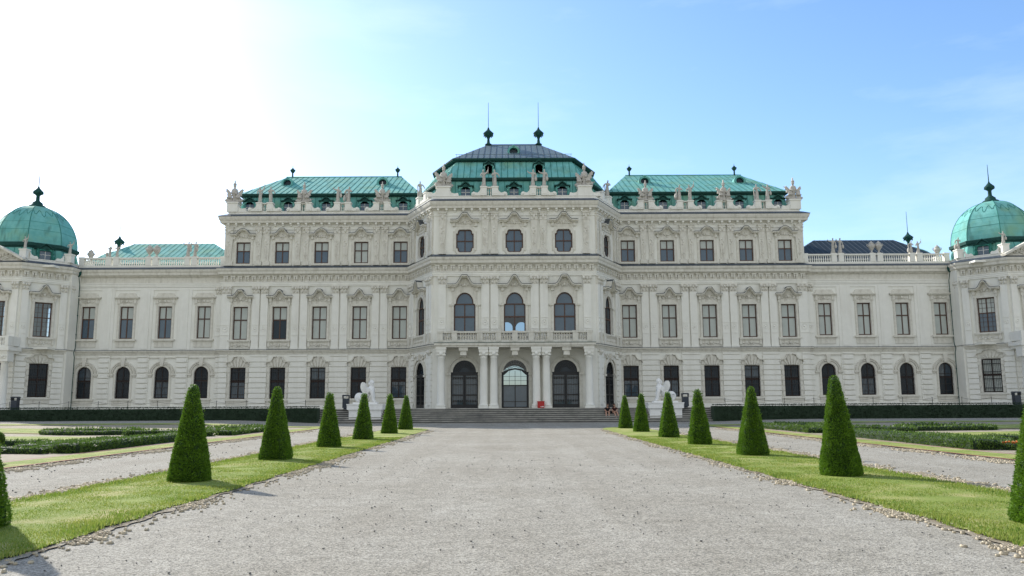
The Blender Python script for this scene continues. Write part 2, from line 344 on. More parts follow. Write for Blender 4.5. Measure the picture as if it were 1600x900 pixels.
def orn(mb, ca, cz, w_, h_, out_, n=16, seed=1):
    """carved relief: overlapping scrolls and leaves"""
    rr = random.Random(seed); f = mb.fr
    for k in range(n):
        t = rr.uniform(-1, 1); a = ca+t*w_/2; z = cz+rr.uniform(-.5, .5)*h_*(1-.6*abs(t))
        for sgn in (1, -1):
            q = f.pt(ca+sgn*(a-ca), out_, z); mb.blob(q, rr.uniform(.05, .13), rr.uniform(.04, .09), rr.uniform(.04, .10), 6, 4, sgn*rr.uniform(-.8, .8))
    for sgn in (1, -1):
        pts = [(ca+sgn*(w_*.12+w_*.33*i/6), cz-h_*.25+h_*.35*math.sin(i/6*math.pi)) for i in range(7)]
        for i in range(6): mb.tube(f.pt(pts[i][0], out_+.03, pts[i][1]), f.pt(pts[i+1][0], out_+.03, pts[i+1][1]), .035, 5)
    mb.blob(f.pt(ca, out_+.03, cz+.03), .14, .10, .17, 8, 5)

# ================================================================== GROUND
def smt(v, a, b): t = min(1, max(0, (v-a)/(b-a))); return t*t*(3-2*t)
def gz(x, y): return (.34 if x < 0 else .20)*smt(abs(x), 15, 26)*smt(y, 46, 66)
def sheet(name, mats, poly, z, fix=False):
    mb = MB(); t = tessellate_polygon([[Vector((x, y, 0)) for x, y in poly]])
    mb.add([(x, y, z) for x, y in poly], [tuple(q) for q in t]); o = mb.build(name, mats)
    # normals up
    me = o.data
    if me.polygons and me.polygons[0].normal.z < 0: me.flip_normals()
    return o
g = MB(); g.add([(-900, -60, 0), (900, -60, 0), (900, 1800, 0), (-900, 1800, 0)], [(0, 1, 2, 3)])
tag(g.build('gravel_ground', M['gravel']), kind='structure')
def wob(x, y, s=1.3, a=.12): return a*noise.noise(Vector((x*s, y*s, 3.1)))+a*.5*noise.noise(Vector((x*s*3.7, y*s*3.7, 9.1)))
def strip(name, m, xa, xb, y0, y1, z, taper=None, step=.12, a=.14, h=0):
    """long ragged strip between x=xa and xb; taper(y)->(xa,xb)"""
    mb = MB(); n = int((y1-y0)/step); K = 4
    rows = []
    for i in range(n+1):
        y = y0+(y1-y0)*i/n; u, v = taper(y) if taper else (xa, xb)
        u += wob(u, y, 1.1, a); v += wob(v+40, y, 1.1, a)
        rows.append([(u+(v-u)*k/K, y, z+(h if 0 < k < K else 0)) for k in range(K+1)])
    vs = [p for r_ in rows for p in r_]
    fs = [(i*(K+1)+k, i*(K+1)+k+1, (i+1)*(K+1)+k+1, (i+1)*(K+1)+k) for i in range(n) for k in range(K)]
    mb.add(vs, fs); o = mb.build(name, m, fix=False); return tag(o, kind='structure')
def tapL(y):
    s = min(1, max(0, (y-50.5)/5.0)); c = -7.1; hw = 1.48*math.sqrt(max(.0004, 1-s*s)); return c-hw, c+hw
def tapR(y): a, b = tapL(y); return a+14.0, b+14.0
strip('tree_lawn', M['lawn'], 0, 0, 4, 55.45, .035, tapL, h=.02)
strip('tree_lawn', M['lawn'], 0, 0, 4, 55.45, .035, tapR, h=.02)
for tp in (tapL, tapR): strip('soil_edge', M['soil'], 0, 0, 4, 55.45, .016, lambda y, tp=tp: (tp(y)[0]-.13, tp(y)[1]+.13), a=.2)
# parterre beds (sand) and lawn borders
for sx in (-1, 1):
    X = lambda a: sx*a
    mb = MB(); xs_ = [sx*(14.7+1.2*i) for i in range(38)]; ys_ = [8+1.5*i for i in range(37)]
    mb.add([(x, y, gz(x, y)+.008) for y in ys_ for x in xs_], [(j*38+i, j*38+i+1, (j+1)*38+i+1, (j+1)*38+i) for j in range(36) for i in range(37)])
    o = mb.build('flower_bed_soil', M['sand'], fix=False)
    if o.data.polygons[0].normal.z < 0: o.data.flip_normals()
    tag(o, kind='structure')
    mb = MB(); xs_ = [sx*(10+1.2*i) for i in range(46)]; ys_ = [46+1.0*i for i in range(28)]+[73.4]
    mb.add([(x, y, gz(x, y)+.004) for y in ys_ for x in xs_], [(j*46+i, j*46+i+1, (j+1)*46+i+1, (j+1)*46+i) for j in range(28) for i in range(45)])
    o = mb.build('cross_path', M['gravel'], fix=False)
    if o.data.polygons[0].normal.z < 0: o.data.flip_normals()
    tag(o, kind='structure')
    strip('border_lawn', M['lawn'], *sorted((X(13.55), X(14.8))), 8, 61, .03, step=.15, a=.05)
    def band(name, m, pts, wd, z, n=60):
        mb = MB(); P = [Vector(p) for p in pts]; vs = []; fs = []
        C = []
        for i in range(n+1):
            t = i/n*(len(P)-1); k = min(int(t), len(P)-2); u = t-k
            p0 = P[max(0, k-1)]; p1 = P[k]; p2 = P[k+1]; p3 = P[min(len(P)-1, k+2)]
            C.append(.5*((2*p1)+(-p0+p2)*u+(2*p0-5*p1+4*p2-p3)*u*u+(-p0+3*p1-3*p2+p3)*u**3))
        for i, c in enumerate(C):
            d = (C[min(n, i+1)]-C[max(0, i-1)]).normalized(); nn = Vector((-d.y, d.x)); ww = wd*.5*(1+.1*noise.noise(Vector((c.x, c.y, 0))))
            for s_ in (-1, 1): q = c+nn*ww*s_; vs.append((q.x, q.y, z+gz(q.x, q.y)))
        fs = [(2*i, 2*i+1, 2*i+3, 2*i+2) for i in range(n)]
        mb.add(vs, fs); o = mb.build(name, m, fix=False)
        if o.data.polygons[0].normal.z < 0: o.data.flip_normals()
        return tag(o, kind='structure')
    mir = lambda pts: [(sx*(a-1.2), b) for a, b in pts]
    band('parterre_lawn', M['lawn'], mir([(15.6, 60.6), (30, 60.8), (46, 60.4), (59, 60.6)]), 2.4, .031)
    band('parterre_lawn', M['lawn'], mir([(21.5, 37.5), (25.5, 40.5), (32, 42), (40, 41), (52, 40)]), 5.4, .027)
    band('parterre_lawn', M['lawn'], mir([(20, 49.5), (28, 50), (36, 53), (46, 54), (58, 54)]), 4.6, .023)
    band('parterre_lawn', M['lawn'], mir([(23, 31), (27, 33.5), (31, 32), (35, 27), (38, 20)]), 2.6, .019)
    band('brick_edging', M['brick'], mir([(14.62, 8), (14.62, 30), (14.62, 55)]), .14, .045, 40)
    band('brick_edging', M['brick'], mir([(20.6, 36.0), (25.8, 38.2), (32, 39.6), (40, 38.7), (52, 37.7)]), .2, .041)
    band('brick_edging', M['brick'], mir([(20, 47.4), (28, 47.8), (36, 50.8), (46, 51.9), (58, 51.9)]), .2, .039)
    band('brick_edging', M['brick'], mir([(16.08, 8), (16.08, 30), (16.08, 52)]), .10, .043, 40)
# terrace with stair
GZ = 1.26
t_ = MB()
t_.wbox(-60, -17.95, 73.6, 110, -.1, GZ-.02); t_.wbox(17.95, 60, 73.6, 110, -.1, GZ-.02); t_.wbox(-17.949, 17.949, 75.4, 110, -.1, GZ-.021)
tag(t_.build('terrace', M['gravelT']), kind='structure')
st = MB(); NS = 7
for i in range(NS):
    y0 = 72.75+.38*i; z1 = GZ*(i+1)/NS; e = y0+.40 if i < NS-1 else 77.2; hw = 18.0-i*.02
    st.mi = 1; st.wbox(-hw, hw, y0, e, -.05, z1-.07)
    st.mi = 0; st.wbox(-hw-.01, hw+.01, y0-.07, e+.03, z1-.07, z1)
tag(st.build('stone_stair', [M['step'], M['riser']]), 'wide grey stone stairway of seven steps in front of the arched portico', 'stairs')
for sx in (-1, 1):
    wl = MB(); wl.wbox(*sorted((sx*18.05, sx*46.9)), 73.35, 73.6, 0, GZ)
    tag(wl.build('retaining_wall', M['step']), '%s low stone retaining wall behind the tall dark hedge' % ('left' if sx < 0 else 'right'), 'wall')
    # flight and cheek wall in front of the corner pavilion
    ew = MB(); ew.wbox(*sorted((sx*46.95, sx*48.6)), 72.3, 73.62, 0, GZ+.12); ew.wbox(*sorted((sx*46.85, sx*48.7)), 72.2, 73.7, GZ+.12, GZ+.24)
    tag(ew.build('cheek_wall', M['step']), 'weathered %s stone cheek wall at the outer end of the dark hedge' % ('left' if sx < 0 else 'right'), 'wall')
    es = MB()
    for i in range(6): es.wbox(*sorted((sx*48.72, sx*54)), 71.9+.3*i, 73.6, -.02, GZ*(i+1)/6)
    tag(es.build('side_stair', M['step']), '%s stone steps up to the domed corner pavilion' % ('left' if sx < 0 else 'right'), 'stairs')

# ================================================================== PALACE
pal = empty('palace', (0, 83.5, 0)); tag(pal, 'long cream baroque palace with green copper roofs, domed corner pavilions and arched portico', 'palace')
PALI = Matrix.Translation((0, -83.5, 0))
def part(mb, name, m, parent=None, **k):
    o = mb.build(name, m, pal)
    o.matrix_parent_inverse = PALI
    return o
# plan (left to right)
Lp = [(-55.6, 81.4), (-53.45, 79.2), (-49.15, 79.2), (-46.1, 82.25), (-46.1, 84.0), (-30.6, 84.0), (-30.6, 83.5), (-10.9, 83.5), (-7.9, 77.5)]
Rp = [(-x, y) for x, y in reversed(Lp)]
PLAN = Lp+Rp
MID = [(-30.6, 105), (-30.6, 83.5), (-10.9, 83.5), (-7.9, 77.5), (7.9, 77.5), (10.9, 83.5), (30.6, 83.5), (30.6, 105)]
WX = [-28.6, -24.5, -20.35, -16.15, -12.0]          # window axes, main block
WW = [-44.75, -40.72, -36.68, -32.6]                # wing
seg = {}
def S(name, a, b): seg[name] = Fr(a, b)
S('mainL', (-30.6, 83.5), (-10.9, 83.5)); S('mainR', (10.9, 83.5), (30.6, 83.5)); S('cantL', (-10.9, 83.5), (-7.9, 77.5)); S('cantR', (7.9, 77.5), (10.9, 83.5))
S('front', (-7.9, 77.5), (7.9, 77.5)); S('wingL', (-46.1, 84), (-30.6, 84)); S('wingR', (30.6, 84), (46.1, 84))
S('pfL', (-53.45, 79.2), (-49.15, 79.2)); S('pdL', (-49.15, 79.2), (-46.1, 82.25)); S('psL', (-46.1, 82.25), (-46.1, 84.0)); S('poL', (-56.5, 82.25), (-53.45, 79.2))
S('pfR', (49.15, 79.2), (53.45, 79.2)); S('pdR', (46.1, 82.25), (49.15, 79.2)); S('psR', (46.1, 84.0), (46.1, 82.25)); S('poR', (53.45, 79.2), (56.5, 82.25))

# ---------- opening shapes
OP = {
 'g':  rect(1.6, 2.3, 5.5), 'f': rect(1.55, 8.4, 11.85), 't': rect(1.5, 16.42, 18.72),
 'wg': arch(1.5, 2.4, 5.68), 'wf': rect(1.42, 8.6, 12.0),
 'cd': arch(2.6, 1.27, 6.0, 18), 'cf': shoulder(2.1, 8.3, 11.35, 12.4), 'ct': lobed(1.72, 16.37, 18.65),
 'ag': arch(2.7, 1.27, 5.95), 'af': shoulder(2.2, 8.3, 11.3, 12.35), 'at': lobed(1.85, 16.4, 18.6),
 'pg': rect(1.75, 2.55, 5.9), 'pf': rect(1.62, 8.55, 12.05),
}
lay = {}
def cx(name): return seg[name].len/2
lay['mainL'] = [(t, x+30.6) for x in WX for t in 'gft']; lay['mainR'] = [(t, -x-10.9) for x in WX for t in 'gft']
lay['wingL'] = [(t, x+46.1) for x in WW for t in ('wg', 'wf')]; lay['wingR'] = [(t, -x-30.6) for x in WW for t in ('wg', 'wf')]
lay['front'] = [(t, 7.9+d) for d in (-4.85, 0, 4.85) for t in ('cd', 'cf', 'ct')]
for k in ('cantL', 'cantR'): lay[k] = [(t, cx(k)) for t in ('ag', 'af', 'at')]
for k in ('pfL', 'pdL', 'pfR', 'pdR'): lay[k] = [(t, cx(k)) for t in ('pg', 'pf')]
for k in ('psL', 'psR', 'poL', 'poR'): lay[k] = []
top = {k: 21.6 if k[:4] in ('main', 'cant', 'fron') else 16.0 for k in seg}
# hidden shell: flanks, rear, storey floors; the rear wall keeps openings that line up through the hall
sh = MB()
rf = Fr((-30.6, 105), (30.6, 105))
rh = [shift(arch(3.6, 1.27, 6.6, 18), 30.6)]+[shift(arch(1.5, 8.4, 12.3), 30.6+d) for d in (-.95, .95)]+[shift(rect(1.5, 8.4, 11.8), 30.6+d) for d in (-20, -15, 15, 20)]
sh.fr = rf; sh.prism([(0, 1.2), (61.2, 1.2), (61.2, 22.5), (0, 22.5)], -.3, 0, rh)
sh.wbox(-30.6, -30.3, 84.0, 104.7, 1.2, 21.5); sh.wbox(30.3, 30.6, 84.0, 104.7, 1.2, 21.5)
sh.wbox(-46.1, -30.61, 98, 98.3, 1.2, 16); sh.wbox(30.61, 46.1, 98, 98.3, 1.2, 16)
part(sh, 'rear_wall', M['stone'])
fl = MB()
for z in (7.3, 15.9): fl.wbox(-7.4, 7.4, 78.0, 104.6, z, z+.2); fl.wbox(-30.2, -7.5, 84.1, 104.6, z, z+.2); fl.wbox(7.5, 30.2, 84.1, 104.6, z, z+.2)
for x in (-7.45, 7.45): fl.wbox(x-.05, x+.05, 78.2, 104.6, 1.3, 15.8)
for x in (-45.9, -30.8, 30.6, 45.7): fl.wbox(x, x+.15, 84.5, 97.9, 1.3, 15.9)
fl.wbox(-46, -30.7, 84.6, 97.9, 15.7, 15.9); fl.wbox(30.7, 46, 84.6, 97.9, 15.7, 15.9)
part(fl, 'interior_floor', M['room'])
# pavilion rear faces
def octv(c, a, z=None, yc=84.4):
    r_ = a/math.cos(math.pi/8); return [(c+r_*math.cos(math.pi/8+k*math.pi/4), yc+r_*math.sin(math.pi/8+k*math.pi/4)) for k in range(8)]
for sx in (-1, 1):
    c = 51.3*sx; V = octv(c, 5.2); mb = MB()
    for k in range(8):
        a, b = V[k], V[(k+1) % 8]; m_ = ((a[0]+b[0])/2, (a[1]+b[1])/2)
        if m_[1] > 83.5 and not (abs(m_[0]) < 47 and False):
            f = Fr(b, a); mb.fr = f
            hl = [shift(rect(2.2, 8.4, 12.6), f.len/2)]
            if abs(m_[0]) < 47: hl = []
            mb.prism([(0, 1.2), (f.len, 1.2), (f.len, 16), (0, 16)], -.3, 0, hl)
    mb.wbox(c-4.8, c+4.8, 80.0, 88.8, 7.3, 7.5); mb.wbox(c-4.8, c+4.8, 80.0, 88.8, 15.6, 15.8)
    part(mb, 'rear_wall', M['stone'])

# ---------- window kits (local frame, placed along the walls)
kits = {}
def hood(mb, hw, zb, zp, style, th=.16, pr=.42, step=.0):
    th *= 1.35; pr *= 1.3; zb -= .06; zp -= .04; hw += .07
    """bent cornice over a window: flat ears then ogee rise"""
    rise = zp-zb; e = hw*.48
    if style == 'ogee':
        pts = [(-hw, zb), (-e-.12, zb)]+[(-e+e*i/8, zb+rise*(.5-.5*math.cos(math.pi*i/8))) for i in range(9)]
        pts += [(e*i/8, zb+rise*(.5+.5*math.cos(math.pi*i/8))) for i in range(1, 9)]+[(e+.12, zb), (hw, zb)]
    elif style == 'trap':
        pts = [(-hw, zb), (-e-.15, zb), (-e*.9, zb+rise*.15), (-e*.42, zb+rise*.85), (-e*.3, zp), (e*.3, zp), (e*.42, zb+rise*.85), (e*.9, zb+rise*.15), (e+.15, zb), (hw, zb)]
    elif style == 'arc':
        pts = [(-hw, zb), (-e-.2, zb)]+[(-e*1.1+2.2*e*i/12, zb+rise*math.sin(math.pi*i/12)**.8) for i in range(13)]+[(e+.2, zb), (hw, zb)]
    else: pts = [(-hw, zb), (hw, zb)]
    mb.ribbon(pts, th*.5, .02, pr*.7); mb.ribbon([(a, z+th*.5) for a, z in pts], th*.5, .02, pr)
    mb.mi = 1; mb.ribbon([(a, z+th+.004) for a, z in pts], .045, .02, pr+.03); mb.mi = 0
    # tympanum panel below the hood
    poly = [(-hw*.82, zb-.05)]+[(a*.82, z-.02) for a, z in pts]+[(hw*.82, zb-.05)]
    return pts
def frame_obj(op, mull, m, depth=-.22, fw=.115):
    mb = MB(); ins = inset(op, fw); mb.prism(op, depth, depth+.07, [ins])
    for q in mull: mb.box(q[0], q[1], depth-.01, depth+.065+q[4] if len(q) > 4 else depth+.065, q[2], q[3])
    return mb.build('window', m)
def pane_obj(op, zt, code, zz=None):
    """opaque glazing; code letters b=blind u=blue d=dark n=open; order tl tr bl br"""
    mb = MB(); d = -.19
    mats = [M['blind'], M['blue'], M['dark'], M['clear']]
    zs = [z for _, z in op]; z0, z1 = min(zs), max(zs); aw = max(a for a, _ in op)
    def clip(lo, hi, sgn):
        # polygon part by tessellating a clipped loop
        pts = [Vector((a, z)) for a, z in op]
        def cut(ps, ax, val, keep):
            r_ = []
            for i in range(len(ps)):
                p, q = ps[i-1], ps[i]; pi = (p[ax]-val)*keep >= -1e-9; qi = (q[ax]-val)*keep >= -1e-9
                if pi != qi: t = (val-p[ax])/(q[ax]-p[ax]); r_.append(p+(q-p)*t)
                if qi: r_.append(q)
            return r_
        ps = cut(pts, 1, lo, 1); ps = cut(ps, 1, hi, -1) if ps else ps; ps = cut(ps, 0, 0, sgn) if ps else ps
        return ps
    for ch, (lo, hi, sg) in zip(code, [(zt, z1, -1), (zt, z1, 1), (z0, zt, -1), (z0, zt, 1)]):
        
        ps = clip(lo, hi, sg)
        if len(ps) < 3: continue
        mb.mi = 'budn'.index(ch)
        tri = tessellate_polygon([[Vector((p.x, p.y, 0)) for p in ps]])
        mb.add([W0.pt(p.x, d-.004*rnd.random(), p.y) for p in ps], [tuple(t) for t in tri])
    return mb.build('pane', mats)
def kit(key, op, zt, styles, mull, surround, panecodes, wm, grille=None):
    """build the parts once; returns dict used by place()"""
    fo = frame_obj(op, mull, wm)
    ks = {'frame': fo.data, 'sur': [], 'pane': {}, 'grille': None}
    for stl in styles:
        mb = MB(); surround(mb, stl); o = mb.build('surround', [M['trim'], M['cap']]); ks['sur'].append(o.data); bpy.data.objects.remove(o)
    for c_ in panecodes: o = pane_obj(op, zt, c_); ks['pane'][c_] = o.data; bpy.data.objects.remove(o)
    if grille: mb = MB(); grille(mb); o = mb.build('grille', M['iron']); ks['grille'] = o.data; bpy.data.objects.remove(o)
    bpy.data.objects.remove(fo); kits[key] = ks
def place(key, f, a, code, style=0, name='window'):
    ks = kits[key]; p = f.pt(a, 0, 0)
    def ob(nm, me, par):
        o = bpy.data.objects.new(nm, me); COL.objects.link(o); o.parent = par; return o
    w_ = ob(name, ks['frame'], pal); w_.location = (p[0], p[1]-83.5, 0); w_.rotation_euler = (0, 0, f.ang)
    if code: ob('pane', ks['pane'][code], w_)
    if ks['sur']: ob('surround', ks['sur'][style % len(ks['sur'])], w_)
    if ks['grille']: ob('grille', ks['grille'], w_)
    return w_
def archi(mb, op, wd=.22, pr=.13):
    mb.prism(inset(op, -wd), -.02, pr, [inset(op, -.005)]); mb.prism(inset(op, -wd-.06), -.02, pr*.5, [inset(op, -wd+.01)])
# first floor main
def s_f(mb, stl, op=None, w_=1.55, z0=8.4, z1=11.85, zb=12.78, zp=13.42):
    archi(mb, op or OP['f'])
    h = w_/2
    mb.box(-h-.42, h+.42, 0, .26, z0-.2, z0-.03); mb.box(-h-.36, h+.36, 0, .16, z0-.3, z0-.2)
    mb.box(-h-.28, h+.28, 0, .08, z0-.95, z0-.3)
    for s_ in (-1, 1): mb.box(s_*(h+.26)-.12, s_*(h+.26)+.12, 0, .17, z0-.75, z0-.3, .02)
    orn(mb, 0, z0-.6, w_, .3, .1, 5, 3)
    mb.prism([(-h-.3, z1+.2), (h+.3, z1+.2), (h+.32, zb-.02), (h*.5, zb+.05), (.2, zp-.05), (-.2, zp-.05), (-h*.5, zb+.05), (-h-.32, zb-.02)], 0, .07)
    for s_ in (-1, 1): mb.box(s_*(h+.2)-.14, s_*(h+.2)+.14, 0, .26, zb-.42, zb, .02); mb.box(s_*(h+.2)-.1, s_*(h+.2)+.1, 0, .16, zb-.75, zb-.42, .01)
    orn(mb, 0, (z1+zp)/2-.02, w_*.95, .62, .1, 13, 5 if stl == 'ogee' else 8)
    hood(mb, h+.5, zb, zp, stl)
mull_f = [(-.058, .058, 8.45, 11.8), (-.72, .72, 10.4, 10.52, .03)]
kit('f', OP['f'], 10.46, ['trap', 'ogee'], mull_f, s_f, ['bbbb', 'bbuu', 'bbdd'], M['wood'])
def s_t(mb, stl):
    archi(mb, OP['t'], .24, .07); h = .75
    mb.box(-h-.3, h+.3, 0, .12, 16.2, 16.38)
    mb.prism([(-h-.28, 18.95), (h+.28, 18.95), (h+.3, 19.45), (h*.6, 19.6), (.3, 19.95), (-.3, 19.95), (-h*.6, 19.6), (-h-.3, 19.45)], 0, .06)
    for s_ in (-1, 1): mb.box(s_*(h+.22)-.12, s_*(h+.22)+.12, 0, .2, 19.0, 19.42, .02)
    orn(mb, 0, 19.3, 1.3, .5, .08, 11, 12 if stl == 'trap' else 15)
    hood(mb, h+.5, 19.42, 19.95, stl, .15, .36)
mull_t = [(-.058, .058, 16.46, 18.7), (-.7, .7, 17.72, 17.82, .03)]
kit('t', OP['t'], 17.77, ['arc', 'trap'], mull_t, s_t, ['bbuu', 'bbbb'], M['wood'])
def bars(mb, x0, x1, z0, z1, n, rails, d=-.06, r=.014):
    for i in range(n): x = x0+(x1-x0)*(i+.5)/n; mb.box(x-r, x+r, d-r, d+r, z0, z1)
    for z in rails: mb.box(x0, x1, d-.03, d+.03, z-.03, z+.03)
def s_g(mb, stl, op=None, w_=1.6, z0=2.3, z1=5.5, zt=6.55):
    h = w_/2; op = op or OP['g']
    # blocks of alternate length beside the opening
    for i in range(6):
        z = z0+.02+i*.533; d = .34 if i % 2 else .24
        for s_ in (-1, 1): mb.box(*sorted((s_*h+s_*.005, s_*(h+d))), -.03, .14, z+.02, z+.50)
    mb.box(-h-.38, h+.38, 0, .2, z0-.22, z0-.04); mb.box(-h-.3, h+.3, 0, .1, z0-.6, z0-.22)
    # shell shaped head: fan of voussoirs with broken curved crown
    mb.prism([(-h-.3, z1+.1), (h+.3, z1+.1), (h+.28, z1+.5), (h*.75, z1+.85), (.35, zt), (-.35, zt), (-h*.75, z1+.85), (-h-.28, z1+.5)], 0, .11)
    for k in range(-2, 3):
        x0, x1 = k*.22, k*.40; mb.prism([(x0-.075, z1+.06), (x0+.075, z1+.06), (x1+.12, zt-.12-abs(k)*.14), (x1-.12, zt-.12-abs(k)*.14)], .05, .2)
    for s_ in (-1, 1):
        pts = [(s_*(h+.38), z1+.3), (s_*(h+.33), z1+.52), (s_*(h*.85), z1+.6), (s_*(h*.62), z1+.85), (s_*.42, zt+.02), (s_*.14, zt+.04)]
        if s_ < 0: pts = pts
        else: pts = list(reversed(pts))
        mb.ribbon(pts, .09, .02, .3)
def g_g(mb): bars(mb, -.78, .78, 2.32, 5.48, 9, [2.75, 3.6, 4.3, 5.1])
mull_g = [(-.06, .06, 2.35, 5.45), (-.75, .75, 3.98, 4.22, .03)]
kit('g', OP['g'], 4.1, ['x'], mull_g, s_g, ['dddd', 'uudd', 'dduu'], M['wdark'], g_g)
# wing
def s_wf(mb, stl):
    archi(mb, OP['wf'], .2, .08); h = .71
    mb.box(-h-.42, h+.42, 0, .24, 8.36, 8.54); mb.box(-h-.25, h+.25, 0, .07, 7.7, 8.36)
    mb.box(-h-.34, h+.34, 0, .08, 12.2, 12.75)
    for s_ in (-1, 1): mb.box(s_*(h+.14)-.12, s_*(h+.14)+.12, 0, .17, 12.3, 12.78, .02)
    orn(mb, 0, 12.5, 1.2, .35, .09, 8, 21)
    mb.box(-h-.5, h+.5, 0, .2, 12.78, 12.88); mb.box(-h-.56, h+.56, 0, .32, 12.88, 13.0)
    mb.prism([(-h-.35, 13.0), (h+.35, 13.0), (h+.1, 13.42), (-h-.1, 13.42)], 0, .12)
mull_w = [(-.058, .058, 8.65, 11.95), (-.66, .66, 10.6, 10.72, .03)]
kit('wf', OP['wf'], 10.66, ['x'], mull_w, s_wf, ['bbbb', 'bbuu'], M['wood'])
def arcp(r_, zc, a0=0, a1=math.pi, n=14): return [(r_*math.cos(a0+(a1-a0)*i/n), zc+r_*math.sin(a0+(a1-a0)*i/n)) for i in range(n+1)]
def s_wg(mb, stl):
    zc = 5.68-.75
    mb.prism(inset(arch(1.5, 2.4, 5.68), -.22), -.02, .08, [inset(OP['wg'], -.005)])
    mb.ribbon(arcp(1.3, zc), .1, .03, .2); mb.ribbon(arcp(1.18, zc), .12, .03, .14)
    for s_ in (-1, 1): mb.box(s_*1.2-.24, s_*1.2+.24, 0, .2, zc-.16, zc+.0); mb.box(s_*1.2-.18, s_*1.2+.18, 0, .1, zc-.32, zc-.16)
    mb.prism([(-.15, 5.72), (.15, 5.72), (.24, 6.62), (-.24, 6.62)], .02, .26); orn(mb, 0, 5.95, .7, .25, .12, 5, 31)
    mb.box(-1.45, 1.45, 0, .13, 6.55, 6.66)
    mb.box(-1.12, 1.12, 0, .2, 2.2, 2.36); mb.box(-1.0, 1.0, 0, .08, 1.7, 2.2)
def g_wg(mb):
    bars(mb, -.72, .72, 2.42, 5.0, 10, [2.8, 3.5, 4.1, 4.55])
    for i in range(1, 9): x = -.72+1.44*(i+.5)/10; mb.box(x-.018, x+.018, -.078, -.042, 5.0, 4.93+math.sqrt(max(.01, .72**2-x*x)))
mull_wg = [(-.05, .05, 2.45, 5.6), (-.7, .7, 4.1, 4.3, .03)]
kit('wg', OP['wg'], 4.2, ['x'], mull_wg, s_wg, ['dddd', 'uudd', 'dduu'], M['wdark'], g_wg)
# centre first floor
def s_cf(w_, z0, zs, zt, zb, zp, key):
    def fn(mb, stl):
        archi(mb, OP[key], .24, .1); h = w_/2
        for s_ in (-1, 1): mb.box(s_*(h+.22)-.24, s_*(h+.22)+.24, 0, .18, zs-.25, zs-.1)
        mb.prism([(-h-.2, zs-.1), (-h-.2, zb), (-h*.5, zb+.1), (-.2, zp-.04), (.2, zp-.04), (h*.5, zb+.1), (h+.2, zb), (h+.2, zs-.1), (h+.1, zs-.1)]+[((h+.05)*math.cos(t), zs+(zt-zs+.2)*math.sin(t)) for t in [math.pi*k/10 for k in range(11)]]+[(-h-.1, zs-.1)], 0, .06)
        orn(mb, 0, (zt+zp)/2+.0, w_*.72, .45, .1, 12, 41)
        for s_ in (-1, 1): mb.box(s_*(h+.12)-.14, s_*(h+.12)+.14, 0, .25, zb-.4, zb, .02)
        hood(mb, h+.52, zb, zp, stl, .18, .5)
    return fn
mull_c = [(-.055, .055, 8.35, 11.2), (-.98, .98, 9.95, 10.1, .03), (-.85, .85, 11.2, 11.32, .03)]
kit('cf', OP['cf'], 10.0, ['ogee', 'trap'], mull_c, s_cf(2.1, 8.3, 11.35, 12.4, 12.95, 13.85, 'cf'), ['uuuu', 'uunn'], M['wood'])
mull_a = [(-.05, .05, 8.35, 11.2), (-1.0, 1.0, 9.95, 10.1, .03), (-.85, .85, 11.2, 11.3, .03)]
kit('af', OP['af'], 10.0, ['ogee'], mull_a, s_cf(2.2, 8.3, 11.3, 12.35, 12.9, 13.8, 'af'), ['dddd'], M['wood'])
def s_ct(w_, key):
    def fn(mb, stl):
        archi(mb, OP[key], .24, .08); h = w_/2
        mb.prism([(-h-.28, 18.95), (h+.28, 18.95), (h+.3, 19.45), (h*.6, 19.6), (.4, 20.02), (-.4, 20.02), (-h*.6, 19.6), (-h-.3, 19.45)], 0, .06)
        for s_ in (-1, 1): mb.box(s_*(h+.22)-.13, s_*(h+.22)+.13, 0, .22, 18.95, 19.4, .02)
        orn(mb, 0, 19.3, w_*.8, .5, .08, 12, 51); hood(mb, h+.5, 19.4, 20.05, stl, .17, .4)
        mb.box(-h-.3, h+.3, 0, .1, 16.0, 16.2)
    return fn
kit('ct', OP['ct'], 17.5, ['trap'], [(-.05, .05, 16.4, 18.6), (-.83, .83, 17.45, 17.56, .03)], s_ct(1.72, 'ct'), ['uuuu'], M['wood'])
kit('at', OP['at'], 17.5, ['trap'], [(-.05, .05, 16.42, 18.55), (-.9, .9, 17.45, 17.56, .03)], s_ct(1.85, 'at'), ['dddd'], M['wood'])
